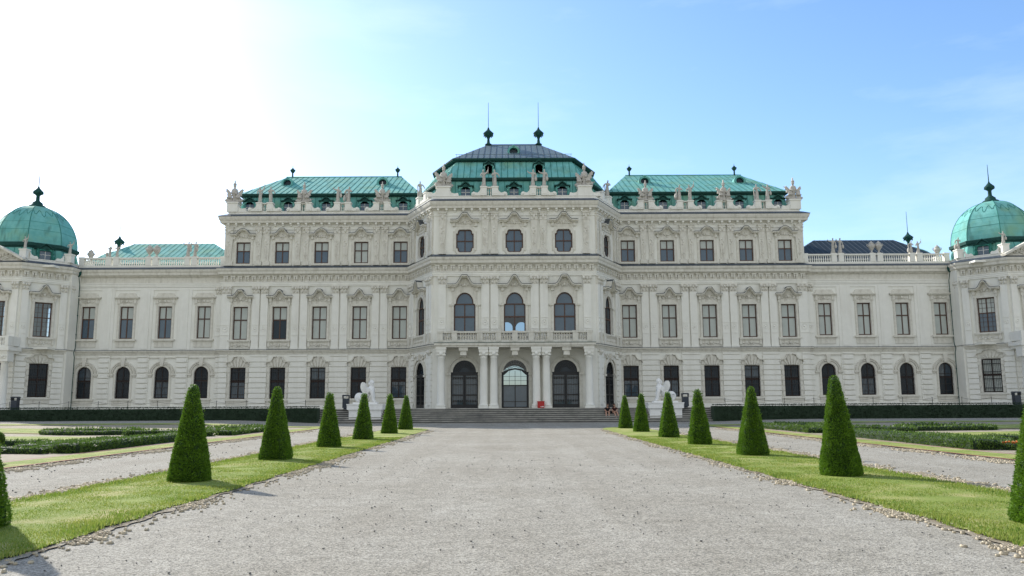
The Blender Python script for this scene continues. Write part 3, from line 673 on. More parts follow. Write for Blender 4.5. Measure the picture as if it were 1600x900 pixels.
# doors
def s_cd(w_, zc, r0, key):
    def fn(mb, stl):
        mb.ribbon(arcp(r0+.30, zc), .14, .0, .22); mb.ribbon(arcp(r0+.06, zc), .24, .0, .12)
        for s_ in (-1, 1):
            mb.box(*sorted((s_*(r0+.02), s_*(r0+.30))), 0, .10, 1.3, zc-.3); mb.box(*sorted((s_*(r0-.01), s_*(r0+.46))), 0, .24, zc-.3, zc-.1); mb.box(*sorted((s_*(r0+.02), s_*(r0+.38))), 0, .16, zc-.1, zc)
        mb.box(-.16, .16, 0, .34, zc+r0+.02, zc+r0+.62, .02)
    return fn
def lun(mb, r_, zc, d):
    """wrought iron lunette"""
    for rr_ in (r_-.04, r_*.72, r_*.40):
        q = arcp(rr_, zc, n=18)
        for i in range(18): mb.tube(W0.pt(q[i][0], d, q[i][1]), W0.pt(q[i+1][0], d, q[i+1][1]), .028, 4)
    for k in range(1, 12):
        t = math.pi*k/12; mb.tube(W0.pt(.4*r_*math.cos(t), d, zc+.4*r_*math.sin(t)), W0.pt(r_*math.cos(t), d, zc+r_*math.sin(t)), .02, 4)
        c_ = (r_*.86*math.cos(t+.13), zc+r_*.86*math.sin(t+.13))
        for j in range(6): a0, a1 = j*math.pi/3, (j+1)*math.pi/3; mb.tube(W0.pt(c_[0]+.1*math.cos(a0), d, c_[1]+.1*math.sin(a0)), W0.pt(c_[0]+.1*math.cos(a1), d, c_[1]+.1*math.sin(a1)), .018, 4)
        c_ = (r_*.56*math.cos(t), zc+r_*.56*math.sin(t))
        for j in range(5): a0, a1 = j*math.pi*.4, (j+1)*math.pi*.4; mb.tube(W0.pt(c_[0]+.09*math.cos(a0), d, c_[1]+.09*math.sin(a0)), W0.pt(c_[0]+.09*math.cos(a1), d, c_[1]+.09*math.sin(a1)), .018, 4)
def gate(mb, r_, zc, d=-.1):
    lun(mb, r_, zc, d)
    mb.box(-r_, r_, d-.05, d+.05, zc-.32, zc-.12)
    for s_ in (-1, 1):
        x0, x1 = (-r_, -.02) if s_ < 0 else (.02, r_)
        mb.box(x0, x0+.12, d-.04, d+.04, 1.28, zc-.32); mb.box(x1-.12, x1, d-.04, d+.04, 1.28, zc-.32)
        mb.box(x0+.12, x1-.12, d-.035, d+.035, 1.28, 1.62); mb.box(x0+.12, x1-.12, d-.035, d+.035, 2.45, 2.58)
        bars(mb, x0+.14, x1-.14, 1.62, zc-.34, 6, [3.5, zc-.5], d)
        for i in range(6):
            x = x0+.14+(x1-x0-.28)*(i+.5)/6; mb.blob(W0.pt(x, d, 1.95), .06, .03, .12, 5, 4); mb.blob(W0.pt(x, d, zc-.62), .07, .03, .08, 5, 4)
zcd = 6.0-1.3
def g_cd(mb): gate(mb, 1.28, zcd)
kit('cd', OP['cd'], zcd, ['x'], [(-.07, .07, 1.3, 4.6), (-1.25, 1.25, 4.55, 4.7, .03)], s_cd(2.6, zcd, 1.3, 'cd'), ['dduu'], M['iron'], g_cd)
def g_ag(mb): gate(mb, 1.33, 5.95-1.35)
kit('ag', OP['ag'], 4.9, ['x'], [(-.07, .07, 1.3, 4.5), (-1.3, 1.3, 4.45, 4.6, .03)], s_cd(2.7, 5.95-1.35, 1.35, 'ag'), ['dddd'], M['iron'], g_ag)
# middle door: glazed doors, clear fanlight, iron lunette
def g_md(mb): lun(mb, 1.28, zcd, -.1); mb.prism([(-1.28, zcd), (-1.28, zcd-.35), (-1.05, zcd-.3), (-.6, zcd+.1), (0, zcd+.22), (.6, zcd+.1), (1.05, zcd-.3), (1.28, zcd-.35), (1.28, zcd), (.6, zcd+.25), (0, zcd+.38), (-.6, zcd+.25)], -.13, -.07)
kit('md', OP['cd'], 3.42, ['x'], [(-.04, .04, 1.3, 3.42), (-1.25, 1.25, 3.36, 3.46, .03), (-1.25, -1.1, 1.3, zcd), (1.1, 1.25, 1.3, zcd), (-.02, .02, 3.46, zcd+.1), (-1.1, 1.1, 3.85, 3.88), (-1.1, 1.1, 4.25, 4.28), (-.57, -.54, 3.46, zcd), (.54, .57, 3.46, zcd), (-1.1, 1.1, 1.85, 1.9)],
    s_cd(2.6, zcd, 1.3, 'cd'), ['nnuu'], M['iron'], g_md)
# pavilion
def s_pf(mb, stl): s_f(mb, stl, OP['pf'], 1.62, 8.55, 12.05, 12.85, 13.6)
kit('pf', OP['pf'], 10.5, ['ogee'], [(-.058, .058, 8.6, 12.0), (-.76, .76, 10.45, 10.55, .03)]+[(-.76, .76, z, z+.025) for z in (9.1, 9.6, 10.05, 11.0, 11.5)]+[(x, x+.025, 8.6, 12) for x in (-.42, .40)], s_pf, ['nnnn', 'bbuu'], M['wood'])
def s_pg(mb, stl): s_g(mb, stl, OP['pg'], 1.75, 2.55, 5.9, 6.75)
def g_pg(mb): bars(mb, -.85, .85, 2.56, 5.88, 11, [3.0, 3.9, 4.6, 5.4])
kit('pg', OP['pg'], 4.3, ['x'], [(-.06, .06, 2.6, 5.85), (-.82, .82, 4.2, 4.4, .03)], s_pg, ['dddd', 'bbbb'], M['wdark'], g_pg)

for k, side in (('mainL', 0), ('mainR', 1)):
    n_ = 0
    for t, a in lay[k]:
        i = n_//3; n_ += 1
        code = {'g': ('dduu', 'dddd', 'uudd', 'dddd', 'dduu')[(i+side) % 5], 'f': 'bbdd' if (side == 0 and i == 1) else 'bbbb', 't': 'bbbb' if (side == 0 and i == 3) else 'bbuu'}[t]
        place(t, seg[k], a, code, i if side == 0 else i)
for k in ('wingL', 'wingR'):
    for j, (t, a) in enumerate(lay[k]):
        i = j//2; place(t, seg[k], a, ('uudd', 'dddd', 'dduu', 'dddd')[i] if t == 'wg' else ('bbuu' if k == 'wingL' and i < 3 else 'bbbb'))
for j, (t, a) in enumerate(lay['front']):
    i = j//3
    if t == 'cd': place('md' if i == 1 else 'cd', seg['front'], a, 'nnuu' if i == 1 else 'dduu', name='door')
    elif t == 'cf': place('cf', seg['front'], a, 'uunn' if i == 1 else 'uuuu', 0 if i == 1 else 1)
    else: place('ct', seg['front'], a, 'uuuu')
for k in ('cantL', 'cantR'):
    for t, a in lay[k]: place(t, seg[k], a, 'dddd', name='door' if t == 'ag' else 'window')
for k in ('pfL', 'pdL', 'pfR', 'pdR'):
    for t, a in lay[k]: place(t, seg[k], a, ('nnnn' if k[-1] == 'L' else 'bbuu') if t == 'pf' else ('dddd' if k[-1] == 'L' else 'bbbb'))

# ---------- rusticated ground storey courses
for k in seg:
    f = seg[k]; mb = MB(f); holes = [shift(OP[t], a) for t, a in lay[k]]
    mb.prism([(0, 1.2), (f.len, 1.2), (f.len, top[k]), (0, top[k])], -.45, 0, holes); mb.mi = 1
    iv = []
    for t, a in lay[k]:
        if t in ('g', 'pg'): iv.append((a-1.16, a+1.16, 2.2))
        if t == 'wg': iv.append((a-1.42, a+1.42, 0))
        if t == 'ag': iv.append((a-1.85, a+1.85, 0))
    iv.sort(); z = 1.27; i = 0
    while z < 6.85 and k != 'front':
        z1 = min(z+.533, 6.88); cur = .02
        for (x0, x1, lowz) in iv+[(f.len-.02, f.len, 0)]:
            if x0 > cur+.08:
                if 'wing' in k: # bossed blocks
                    mb.prism([(cur, z+.045), (x0, z+.045), (x0, z1-.04), (cur, z1-.04)], -.01, .11)
                    if x0-cur > .9: mb.prism([(cur+.12, z+.1), ((cur+x0)/2, z+.06), (x0-.12, z+.1), (x0-.12, z1-.1), ((cur+x0)/2, z1-.05), (cur+.12, z1-.1)], .105, .18)
                else: mb.box(cur, x0, -.01, .13, z+.05, z1-.04)
            cur = x1
        z += .533; i += 1
    cur = 0
    for x0, x1 in [(a-1.85, a+1.85) for t, a in lay[k] if t == 'ag']+([(f.len, f.len)] if k != 'front' else []):
        if x0 > cur: mb.box(cur, x0, -.01, .19, 1.2, 1.64)
        cur = x1
    if 'wing' in k:
        xs = sorted(a for t, a in lay[k] if t == 'wf'); cur = .0
        for a in xs:
            x0 = max(cur, a-1.32)
            if x0 > cur: mb.box(cur, x0, -.01, .07, 7.36, 14.0)
            mb.box(a-1.32, a+1.32, -.01, .07, 13.72, 14.0); cur = a+1.32
        mb.box(cur, f.len, -.01, .07, 7.36, 14.0)
        for i in range(3): m_ = (xs[i]+xs[i+1])/2; mb.box(m_-.38, m_+.38, .06, .115, 7.5, 13.85)
    part(mb, 'wall', [M['stone'], M['light']])
# ---------- pilasters
def pil(mb, a, w_, z0, z1, cap, pr=.2, medal=True, base=True):
    h = w_/2
    if base: mb.box(a-h-.05, a+h+.05, 0, pr+.06, z0, z0+.18); mb.box(a-h-.02, a+h+.02, 0, pr+.03, z0+.18, z0+.30)
    mb.box(a-h, a+h, 0, pr, z0+(.30 if base else 0), z1-cap)
    # capital with volutes
    zc = z1-cap; mb.mi = 1
    mb.box(a-h-.03, a+h+.03, 0, pr+.03, zc, zc+.07); mb.box(a-h, a+h, 0, pr+.05, zc+.07, z1-.12, -.03); mb.box(a-h-.08, a+h+.08, 0, pr+.12, z1-.12, z1)
    for s_ in (-1, 1): mb.blob(mb.fr.pt(a+s_*(h-.06), pr+.08, z1-.26), .17, .16, .17, 8, 5)
    mb.blob(mb.fr.pt(a, pr+.09, z1-.3), .12, .12, .16, 7, 5)
    for s_ in (-.5, .5): mb.blob(mb.fr.pt(a+s_*h, pr+.05, zc+.22), .11, .1, .17, 6, 4)
    mb.mi = 0
    if medal:
        zm = z0+2.15
        q = [(a+h*.62*math.cos(t), zm+h*.62*math.sin(t)) for t in [2*math.pi*i/12 for i in range(13)]]
        for i in range(12): mb.tube(mb.fr.pt(q[i][0], pr, q[i][1]), mb.fr.pt(q[i+1][0], pr, q[i+1][1]), .05, 4)
        mb.blob(mb.fr.pt(a, pr, zm), .1, .07, .1, 6, 4)
        mb.box(a-h+.05, a+h-.05, pr, pr+.05, zm-.68, zm-.60); mb.box(a-h+.05, a+h-.05, pr, pr+.045, zm+.40, zm+.46)
def herm(mb, a, w_, z0, z1, pr=.2):
    h = w_/2
    mb.box(a-h-.02, a+h+.02, 0, pr, z0, z0+.45); 
    mb.prism([(a-h*.62, z0+.45), (a+h*.62, z0+.45), (a+h, z1-.75), (a-h, z1-.75)], 0, pr)
    mb.box(a-h-.03, a+h+.03, 0, pr+.04, z1-.75, z1-.66); mb.box(a-h, a+h, 0, pr+.04, z1-.66, z1-.1); mb.box(a-h-.06, a+h+.06, 0, pr+.1, z1-.1, z1)
    for s_ in (-1, 1): mb.blob(mb.fr.pt(a+s_*(h-.1), pr+.07, z1-.3), .12, .1, .12, 7, 4)
    mb.blob(mb.fr.pt(a, pr+.05, z1-.5), .14, .09, .2, 7, 4)
    for i, z in enumerate((z0+2.55, z0+2.3, z0+2.08, z0+1.1, z0+.95)): mb.blob(mb.fr.pt(a+(.06 if i % 2 else -.06), pr, z), .1-.01*i, .05, .12, 6, 4)
    mb.tube(mb.fr.pt(a, pr, z0+2.1), mb.fr.pt(a, pr, z0+.6), .035, 5); 
    for s_ in (-1, 1): mb.tube(mb.fr.pt(a+s_*.05, pr, z0+1.15), mb.fr.pt(a+s_*h*.45, pr, z0+1.0), .035, 5)
for k in ('mainL', 'mainR'):
    f = seg[k]; xs = sorted(a for t, a in lay[k] if t == 'f'); sgn = k[-1]
    pos = [((xs[i]+xs[i+1])/2+d) for i in range(4) for d in (-.44, .44)]
    pos += [.5, ] if sgn == 'L' else [f.len-.5]
    for a in pos:
        w_ = .74 if abs(a-.5) > .01 and abs(a-f.len+.5) > .01 else .95
        mb = MB(f); pil(mb, a, w_, 7.36, 14.02, .82); part(mb, 'pilaster', [M['light'], M['trim']])
        mb = MB(f); herm(mb, a, w_*.9, 16.2, 20.35); part(mb, 'pilaster', M['trim'])
for a in (.85, 5.05, 5.95, 9.85, 10.75, 14.95):
    f = seg['front']; a = a if a < 7.9 else a
    mb = MB(f); pil(mb, a, .76, 7.36, 14.02, .82); part(mb, 'pilaster', [M['light'], M['trim']])
    mb = MB(f); herm(mb, a, .68, 16.2, 20.35); part(mb, 'pilaster', M['trim'])
for k in ('cantL', 'cantR'):
    f = seg[k]
    for a in (.42, 1.2, f.len-1.2, f.len-.42):
        mb = MB(f); pil(mb, a, .66, 7.36, 14.02, .82); part(mb, 'pilaster', [M['light'], M['trim']])
        mb = MB(f); herm(mb, a, .58, 16.2, 20.35); part(mb, 'pilaster', M['trim'])
    for a in (.55, f.len-.55): mb = MB(f); pil(mb, a, .62, 1.27, 6.9, .6, .16, False); part(mb, 'pilaster', [M['light'], M['trim']])
for k in ('pdL', 'pdR', 'pfL', 'pfR', 'psL', 'psR'):
    f = seg[k]
    for a in ((.42, f.len-.42) if f.len > 2 else (.5,) if k == 'psL' else (f.len-.5,)):
        mb = MB(f); pil(mb, a, .62, 7.36, 14.02, .82); part(mb, 'pilaster', [M['light'], M['trim']])
# wing lesenes and sunk panels
for k in ('wingL', 'wingR'):
    f = seg[k]
    mb = MB(f); a = f.len-.45 if k == 'wingL' else .45
    pil(mb, a, .6, 7.36, 14.02, .82); part(mb, 'pilaster', [M['light'], M['trim']])
# ---------- entablatures
def plan_off(y): return PLAN
c = MB(); sweep(c, PLAN, [(-.05, 6.88), (.07, 6.88), (.09, 7.02), (.16, 7.05), (.18, 7.16), (.30, 7.22), (.32, 7.33), (-.05, 7.36)]); part(c, 'belt_cornice', M['trim'])
c = MB(); sweep(c, PLAN, [(-.04, 7.362), (.33, 7.335), (.34, 7.37), (-.04, 7.42)]); part(c, 'belt_flashing', M['flash'])
# mid entablature
AP = [p for p in PLAN]
c = MB(); sweep(c, PLAN, [(-.05, 14.02), (.12, 14.02), (.12, 14.16), (.16, 14.17), (.16, 14.34), (.21, 14.36), (.21, 14.44), (-.05, 14.45)]); part(c, 'architrave', M['light'])
c = MB(); sweep(c, PLAN, [(-.05, 15.08), (.16, 15.10), (.22, 15.18), (.38, 15.24), (.42, 15.3), (.43, 15.52), (.50, 15.60), (.54, 15.70), (.56, 15.86), (-.05, 15.9)]); part(c, 'cornice', M['trim'])
c = MB(); sweep(c, PLAN, [(-.04, 15.895), (.56, 15.865), (.59, 15.87), (.59, 15.90), (.05, 16.17), (-.04, 16.17)]); part(c, 'cornice_flashing', M['flash'])
BRK = []
for k, f in seg.items():
    if 'wing' in k: continue
    b = MB(f); n_ = max(2, int(round(f.len/.74))); 
    for i in range(n_):
        a = f.len*(i+.5)/n_
        for d in (-.12, .12): b.box(a+d-.085, a+d+.085, 0, .2, 14.72, 15.08, .0); b.prism([(a+d-.085, 14.72), (a+d+.085, 14.72), (a+d+.04, 14.52), (a+d-.04, 14.52)], 0, .12)
        b.box(a-.24, a+.24, 0, .24, 14.98, 15.09)
    BRK.append(b)
c = MB(); sweep(c, PLAN, [(-.05, 14.45), (.02, 14.45), (.02, 15.08), (-.05, 15.08)])
for b in BRK: c.add(b.v, b.f)
part(c, 'frieze', M['trim'])
# top entablature
TP = MID
c = MB(); sweep(c, TP, [(-.05, 20.02), (.06, 20.02), (.08, 20.12), (-.05, 20.14)]); part(c, 'architrave', M['light'])
c = MB(); sweep(c, TP, [(-.05, 20.55), (.10, 20.57), (.14, 20.68), (.42, 20.74), (.45, 20.95), (.53, 21.06), (.59, 21.22), (.63, 21.40), (-.05, 21.44)]); part(c, 'cornice', M['trim'])
c = MB(); sweep(c, TP, [(-.04, 21.435), (.63, 21.405), (.66, 21.42), (.66, 21.46), (.12, 21.72), (-.04, 21.78)]); part(c, 'cornice_flashing', M['flash'])
c = MB(); sweep(c, TP, [(-.05, 20.45), (.04, 20.45), (.04, 20.55), (-.05, 20.55)])
for k in ('mainL', 'mainR', 'front', 'cantL', 'cantR'):
    f = seg[k]; b = MB(f); n_ = int(round(f.len/.83))
    for i in range(n_): a = f.len*(i+.5)/n_; b.box(a-.11, a+.11, 0, .38, 20.56, 20.72); b.box(a-.09, a+.09, 0, .24, 20.42, 20.56, .03)
    c.add(b.v, b.f)
part(c, 'modillion_band', M['light'])
# ---------- parapet main + centre
c = MB(); inner = [(-30.35, 104), (-30.35, 83.75), (-11.05, 83.75), (-8.05, 77.75), (8.05, 77.75), (11.05, 83.75), (30.35, 83.75), (30.35, 104)]
sweep(c, inner, [(-.2, 21.7), (.14, 21.7), (.14, 21.86), (.06, 21.9), (.06, 22.02), (.12, 22.05), (.12, 22.12), (-.2, 22.14)]); part(c, 'parapet', M['light'])
ST = []   # statue spots (kind, x, y, z, rotation, label)
def balu(mb, a, o, z0, z1, r_=.075):
    h = z1-z0; mb.lathe(mb.fr.pt(a, o, z0), [(r_*.9, 0), (r_*.9, .08*h), (r_*.5, .14*h), (r_*1.05, .38*h), (r_*.45, .68*h), (r_*.55, .8*h), (r_*.9, .9*h), (r_*.9, h)], 8)
def pedestal_pair(f, a, w_=.62, gap=.52, o=-.28):
    mb = MB(f)
    for s_ in (-1, 1):
        c_ = a+s_*gap*.5+s_*w_*.5
        mb.box(c_-w_/2, c_+w_/2, o-.3, o+.36, 22.1, 22.9); mb.box(c_-w_/2-.05, c_+w_/2+.05, o-.34, o+.42, 22.9, 23.02); mb.box(c_-w_/2+.1, c_+w_/2-.1, o+.36, o+.385, 22.25, 22.8)
        # volute
        e = c_+s_*w_/2
        pts = [(e, 22.1), (e, 22.78), (e+s_*.1, 22.55), (e+s_*.3, 22.38), (e+s_*.5, 22.42), (e+s_*.66, 22.5), (e+s_*.84, 22.42), (e+s_*.92, 22.26), (e+s_*.86, 22.1)]
        mb.prism(pts, o-.2, o+.28)
        mb.blob(f.pt(e+s_*.70, o+.27, 22.3), .16, .08, .16, 9, 5)
    mb.box(a-gap/2, a+gap/2, o-.2, o+.3, 22.88, 22.98)
    for d in (-.12, .12): balu(mb, a+d, o+.05, 22.1, 22.88)
    part(mb, 'pedestal', M['light'])
def corner_ped(x, y, w_=1.3):
    mb = MB(); mb.wbox(x-w_/2, x+w_/2, y-w_/2, y+w_/2, 22.05, 23.0); mb.wbox(x-w_/2-.08, x+w_/2+.08, y-w_/2-.08, y+w_/2+.08, 23.0, 23.12)
    for s_ in (-1, 1):
        pts = [(x+s_*w_/2, 22.1), (x+s_*w_/2, 22.8), (x+s_*(w_/2+.15), 22.5), (x+s_*(w_/2+.45), 22.42), (x+s_*(w_/2+.8), 22.48), (x+s_*(w_/2+.9), 22.1)]
        if s_*x < 0 or abs(x) < 9: mb.prism(pts, -y-.2, -y+.45)
    part(mb, 'pedestal', M['light'])
order = ['first', 'second', 'third', 'fourth']
for k, sn in (('mainL', 'left'), ('mainR', 'right')):
    f = seg[k]; xs = sorted(a for t, a in lay[k] if t == 'f')
    for i in range(4):
        a = (xs[i]+xs[i+1])/2; pedestal_pair(f, a)
        j = i if sn == 'left' else 3-i
        lab = 'between dormers %s and %s of the %s block' % (['one', 'two', 'three', 'four'][j], ['two', 'three', 'four', 'five'][j], sn)
        if j in (1, 3):
            p = f.pt(a, -.25, 23.03); ST.append(('trophy', p, 0, 'stone trophy of arms on the parapet '+lab))
        else:
            for s_, w1 in ((-1, 'left'), (1, 'right')):
                p = f.pt(a+s_*.57, -.25, 23.03); ST.append(('fig', p, 0, 'stone figure, %s one of the pair %s' % (w1, lab)))
    ox = -30.35 if sn == 'left' else 30.35
    corner_ped(ox+(.35 if sn == 'left' else -.35), 84.1, 1.15); ST.append(('trophy', (ox+(.35 if sn == 'left' else -.35), 84.1, 23.12), 0, 'stone trophy group on the outermost %s corner of the high block parapet' % sn))
    cs = 'cantL' if sn == 'left' else 'cantR'; f = seg[cs]
    for a, nm in ((f.len*.30, 'rear'), (f.len*.62, 'front')) if sn == 'left' else ((f.len*.70, 'rear'), (f.len*.38, 'front')):
        mb = MB(f); mb.box(a-.33, a+.33, -.6, .1, 22.1, 22.9); mb.box(a-.38, a+.38, -.64, .15, 22.9, 23.02)
        for s_ in (-1, 1): e = a+s_*.33; mb.prism([(e, 22.1), (e, 22.78), (e+s_*.12, 22.5), (e+s_*.45, 22.42), (e+s_*.66, 22.46), (e+s_*.74, 22.1)], -.5, .0)
        part(mb, 'pedestal', M['light'])
        if nm == 'rear': ST.append(('fig', f.pt(a, -.25, 23.02), 0, 'lone stone figure on the slanting %s parapet beside the central block' % sn))
    corner_ped(-7.05 if sn == 'left' else 7.05, 78.35, 1.35); ST.append(('trophy', ((-7.05 if sn == 'left' else 7.05), 78.35, 23.12), 0, 'large stone trophy group on the %s front corner of the central parapet' % sn))
for a, sn in ((7.9-2.45, 'left'), (7.9+2.45, 'right')):
    pedestal_pair(seg['front'], a, .62, .5)
    for s_, w1 in ((-1, 'left'), (1, 'right')): ST.append(('fig', seg['front'].pt(a+s_*.56, -.25, 23.02), 0, 'stone warrior figure, %s one of the %s pair on the central parapet' % (w1, sn)))
# ---------- wing balustrade
for k, sn in (('wingL', 'left'), ('wingR', 'right')):
    f = seg[k]; mb = MB(f); o = -.15
    mb.box(0, f.len, o-.2, o+.22, 16.05, 16.38); mb.box(0, f.len, o-.16, o+.2, 17.1, 17.24)
    piers = [46.1-42.6, 46.1-38.4, 46.1-34.3]; piers = piers if sn == 'left' else [f.len-q for q in piers]
    pp = []
    for q in piers: pp += [q-.38, q+.38]
    pp += [.25, f.len-.25]
    for q in pp: mb.box(q-.27, q+.27, o-.2, o+.26, 16.38, 17.1); mb.box(q-.3, q+.3, o-.22, o+.28, 17.1, 17.3)
    a = .35
    while a < f.len-.3:
        if all(abs(a-q) > .33 for q in pp): balu(mb, a, o+.02, 16.38, 17.1, .09)
        a += .235
    part(mb, 'balustrade', M['light'])
    for q, kind in zip(piers, ('fig', 'urn', 'fig')):
        for s_, w1 in ((-1, 'left'), (1, 'right')):
            p = f.pt(q+s_*.38, o, 17.3)
            near = 'nearer the domed pavilion' if abs(p[0]) > 40 else 'nearer the high block'
            ST.append((kind, p, 0, ('stone figure, %s of the pair on the %s wing %s' % (w1, sn, near)) if kind == 'fig' else 'stone urn, %s one of the pair midway along the %s wing balustrade' % (w1, sn)))
# ---------- roofs
def roof_faces(mb, quads, seam=.62, r_=.035, skip=()):
    for qi, q in enumerate(quads):
        mb.mi = q[1] if isinstance(q, tuple) and isinstance(q[1], int) else 0; q = q[0] if isinstance(q, tuple) else q
        mb.add(q, [tuple(range(len(q)))])
        if qi in skip or len(q) != 4: continue
        b0, b1, t1, t0 = [Vector(v) for v in q]; L_ = (b1-b0).length; n = int(L_/seam); u = (b1-b0)/L_
        nrm = (b1-b0).cross(t0-b0).normalized()
        T0 = (t0-b0).dot(u); T1 = (t1-b0).dot(u)
        for i in range(1, n):
            s_ = i*L_/n; p = b0+u*s_
            if T1-T0 > .05 and T0 <= s_ <= T1: q2 = t0+(t1-t0)*((s_-T0)/(T1-T0))
            elif s_ < T0: q2 = b0+(t0-b0)*(s_/T0)
            else: q2 = b1+(t1-b1)*((L_-s_)/(L_-T1))
            mb.mi = 1; mb.tube(p+nrm*.01, q2, r_, 4); mb.mi = 0
def mansard(pts0, z0, pts1, z1):
    n = len(pts0); return [[(*pts0[i], z0), (*pts0[(i+1) % n], z0), (*pts1[(i+1) % n], z1), (*pts1[i], z1)] for i in range(n)]
def rectp(x0, x1, y0, y1): return [(x0, y0), (x1, y0), (x1, y1), (x0, y1)]
for sx, sn in ((-1, 'left'), (1, 'right')):
    def mx_(p): return p if sx < 0 else [(-x, y) for x, y in (p[1], p[0], p[3], p[2])]
    lo = mx_(rectp(-29.75, -10.1, 84.7, 103.7)); ev = mx_(rectp(-29.3, -10.5, 85.05, 103.3)); eo = mx_(rectp(-29.75, -10.1, 84.72, 103.6))
    mb = MB(); roof_faces(mb, mansard(lo, 21.6, ev, 24.05), .62)
    x0, x1 = (-27.25, -13.5) if sx < 0 else (13.5, 27.25)
    roof_faces(mb, [[(*eo[0], 24.3), (*eo[1], 24.3), (x1, 94.3, 28.9), (x0, 94.3, 28.9)], [(*eo[2], 24.3), (*eo[3], 24.3), (x0, 94.3, 28.9), (x1, 94.3, 28.9)], [(*eo[3], 24.3), (*eo[0], 24.3), (x0, 94.3, 28.9)], [(*eo[1], 24.3), (*eo[2], 24.3), (x1, 94.3, 28.9)]], .62)
    mb.tube((x0, 94.3, 28.9), (x1, 94.3, 28.9), .09, 6)
    r_ = part(mb, 'roof', [M['copper'], M['seam']])
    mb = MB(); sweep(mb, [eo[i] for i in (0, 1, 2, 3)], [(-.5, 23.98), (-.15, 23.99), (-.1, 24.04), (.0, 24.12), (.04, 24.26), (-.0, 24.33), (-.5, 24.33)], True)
    o = part(mb, 'eaves_moulding', M['eaves'])
# centre roof: three tiers
def cpoly(hf, yf, hb, yb, yr): return [(-hf, yf), (hf, yf), (hb, yb), (hb, yr), (-hb, yr), (-hb, yb)]
p0 = cpoly(7.15, 78.5, 10.1, 84.4, 99.5); p1 = cpoly(6.75, 78.95, 9.7, 84.8, 99); p1o = cpoly(7.0, 78.7, 9.95, 84.6, 99.2)
p2 = cpoly(6.0, 81.2, 8.55, 86.3, 96.8); p2o = cpoly(6.35, 80.85, 8.95, 86.1, 97.2)
mb = MB(); roof_faces(mb, mansard(p0, 21.6, p1, 24.0), .62); roof_faces(mb, mansard(p1o, 24.25, p2, 26.65), .62)
part(mb, 'roof', [M['copper'], M['seam']])
mb = MB(); rz = 30.8; A = (-2.95, 88.2, rz); B = (2.95, 88.2, rz); C2 = (2.95, 91, rz); D2 = (-2.95, 91, rz); q = [(*v, 26.95) for v in p2o]
roof_faces(mb, [[q[0], q[1], B, A], [q[1], q[2], B], [q[2], q[3], C2, B], [q[3], q[4], D2, C2], [q[4], q[5], A, D2], [q[5], q[0], A], [A, B, C2, D2]], .62, .035, (6,))
mb.tube(A, B, .09, 6)
# snow rail
for i in range(22): x = -6+12*i/21; mb.tube((x, 81.5, 27.25), (x, 81.45, 27.6), .02, 4)
mb.tube((-6.1, 81.45, 27.55), (6.1, 81.45, 27.55), .025, 4)
part(mb, 'upper_roof', [M['lead'], M['flash']])
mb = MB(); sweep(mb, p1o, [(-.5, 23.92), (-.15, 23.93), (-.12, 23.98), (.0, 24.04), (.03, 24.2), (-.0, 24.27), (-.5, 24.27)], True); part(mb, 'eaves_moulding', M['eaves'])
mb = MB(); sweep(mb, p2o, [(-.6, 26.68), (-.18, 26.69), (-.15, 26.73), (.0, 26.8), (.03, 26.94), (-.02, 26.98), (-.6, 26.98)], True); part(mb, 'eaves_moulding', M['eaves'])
# wing roofs behind the balustrade
for sx in (-1, 1):
    mb = MB(); xs = sorted((sx*31, sx*46.0)); xe = sx*46.4
    a0, a1 = sx*31.0, sx*49.5; r0, r1 = sx*37.6, sx*46.4
    def P3(x, y, z): return (x, y, z)
    q = [(a0, 90.0, 17.6), (a1, 90.0, 17.6), (a1, 104, 17.6), (a0, 104, 17.6)]
    ra, rb = (r0-sx*1.0, 96.5, 21.25), (r1, 96.5, 21.25)
    roof_faces(mb, [[q[0], q[1], rb, ra], [q[2], q[3], ra, rb], [q[1], q[2], rb], [q[3], q[0], ra]], .62)
    part(mb, 'wing_roof', [M['copper'], M['seam']] if sx < 0 else [M['shadedR'], M['flash']])
# roof finials: lathe on the palace
def finial(x, y, z, h_, w_, spike, m, big=False):
    mb = MB(); k = h_
    prof = [(w_*.9, 0), (w_*.95, .06*k), (w_*.45, .12*k), (w_*.32, .35*k), (w_*.5, .45*k), (w_*1.35, .62*k), (w_*1.45, .68*k), (w_*.9, .78*k), (w_*.4, .88*k), (w_*.18, k), (.035, k+.05)]
    if not big: prof = [(w_*.5, 0), (w_*.35, .1*k), (w_*.3, .45*k), (w_*.8, .6*k), (w_*1.1, .75*k), (w_*.6, .85*k), (w_*.25, .95*k), (.03, k)]
    if spike: prof.append((.02, k+spike))
    else: prof.append((.01, k+.25))
    mb.lathe((x, y, z), prof, 12)
    if big:
        for i in range(8): t = i*math.pi/4; mb.blob((x+w_*1.15*math.cos(t), y+w_*1.15*math.sin(t), z+.55*k), .07, .07, .16, 6, 4)
    part(mb, 'finial', m)
for x in (-2.85, 2.85): finial(x, 88.2, 30.75, 2.1, .42, 3.0, M['copperD'], True)
for x in (-26.7, -14.0, 14.0, 26.7): finial(x, 94.3, 28.85, 1.25, .3, 0, M['copperD'])
for x in (-48.2, 48.2): finial(x, 96.5, 20.2, 2.0, .42, 2.6, M['copperD'], True)
for sx in (-1, 1):   # small dome-like hips carrying those finials
    mb = MB(); mb.lathe((sx*48.2, 96.5, 17.6), [(3.4, 0), (3.0, 1.2), (2.0, 2.1), (.9, 2.6), (.3, 2.75)], 8, math.pi/8); part(mb, 'small_dome', M['copper'])
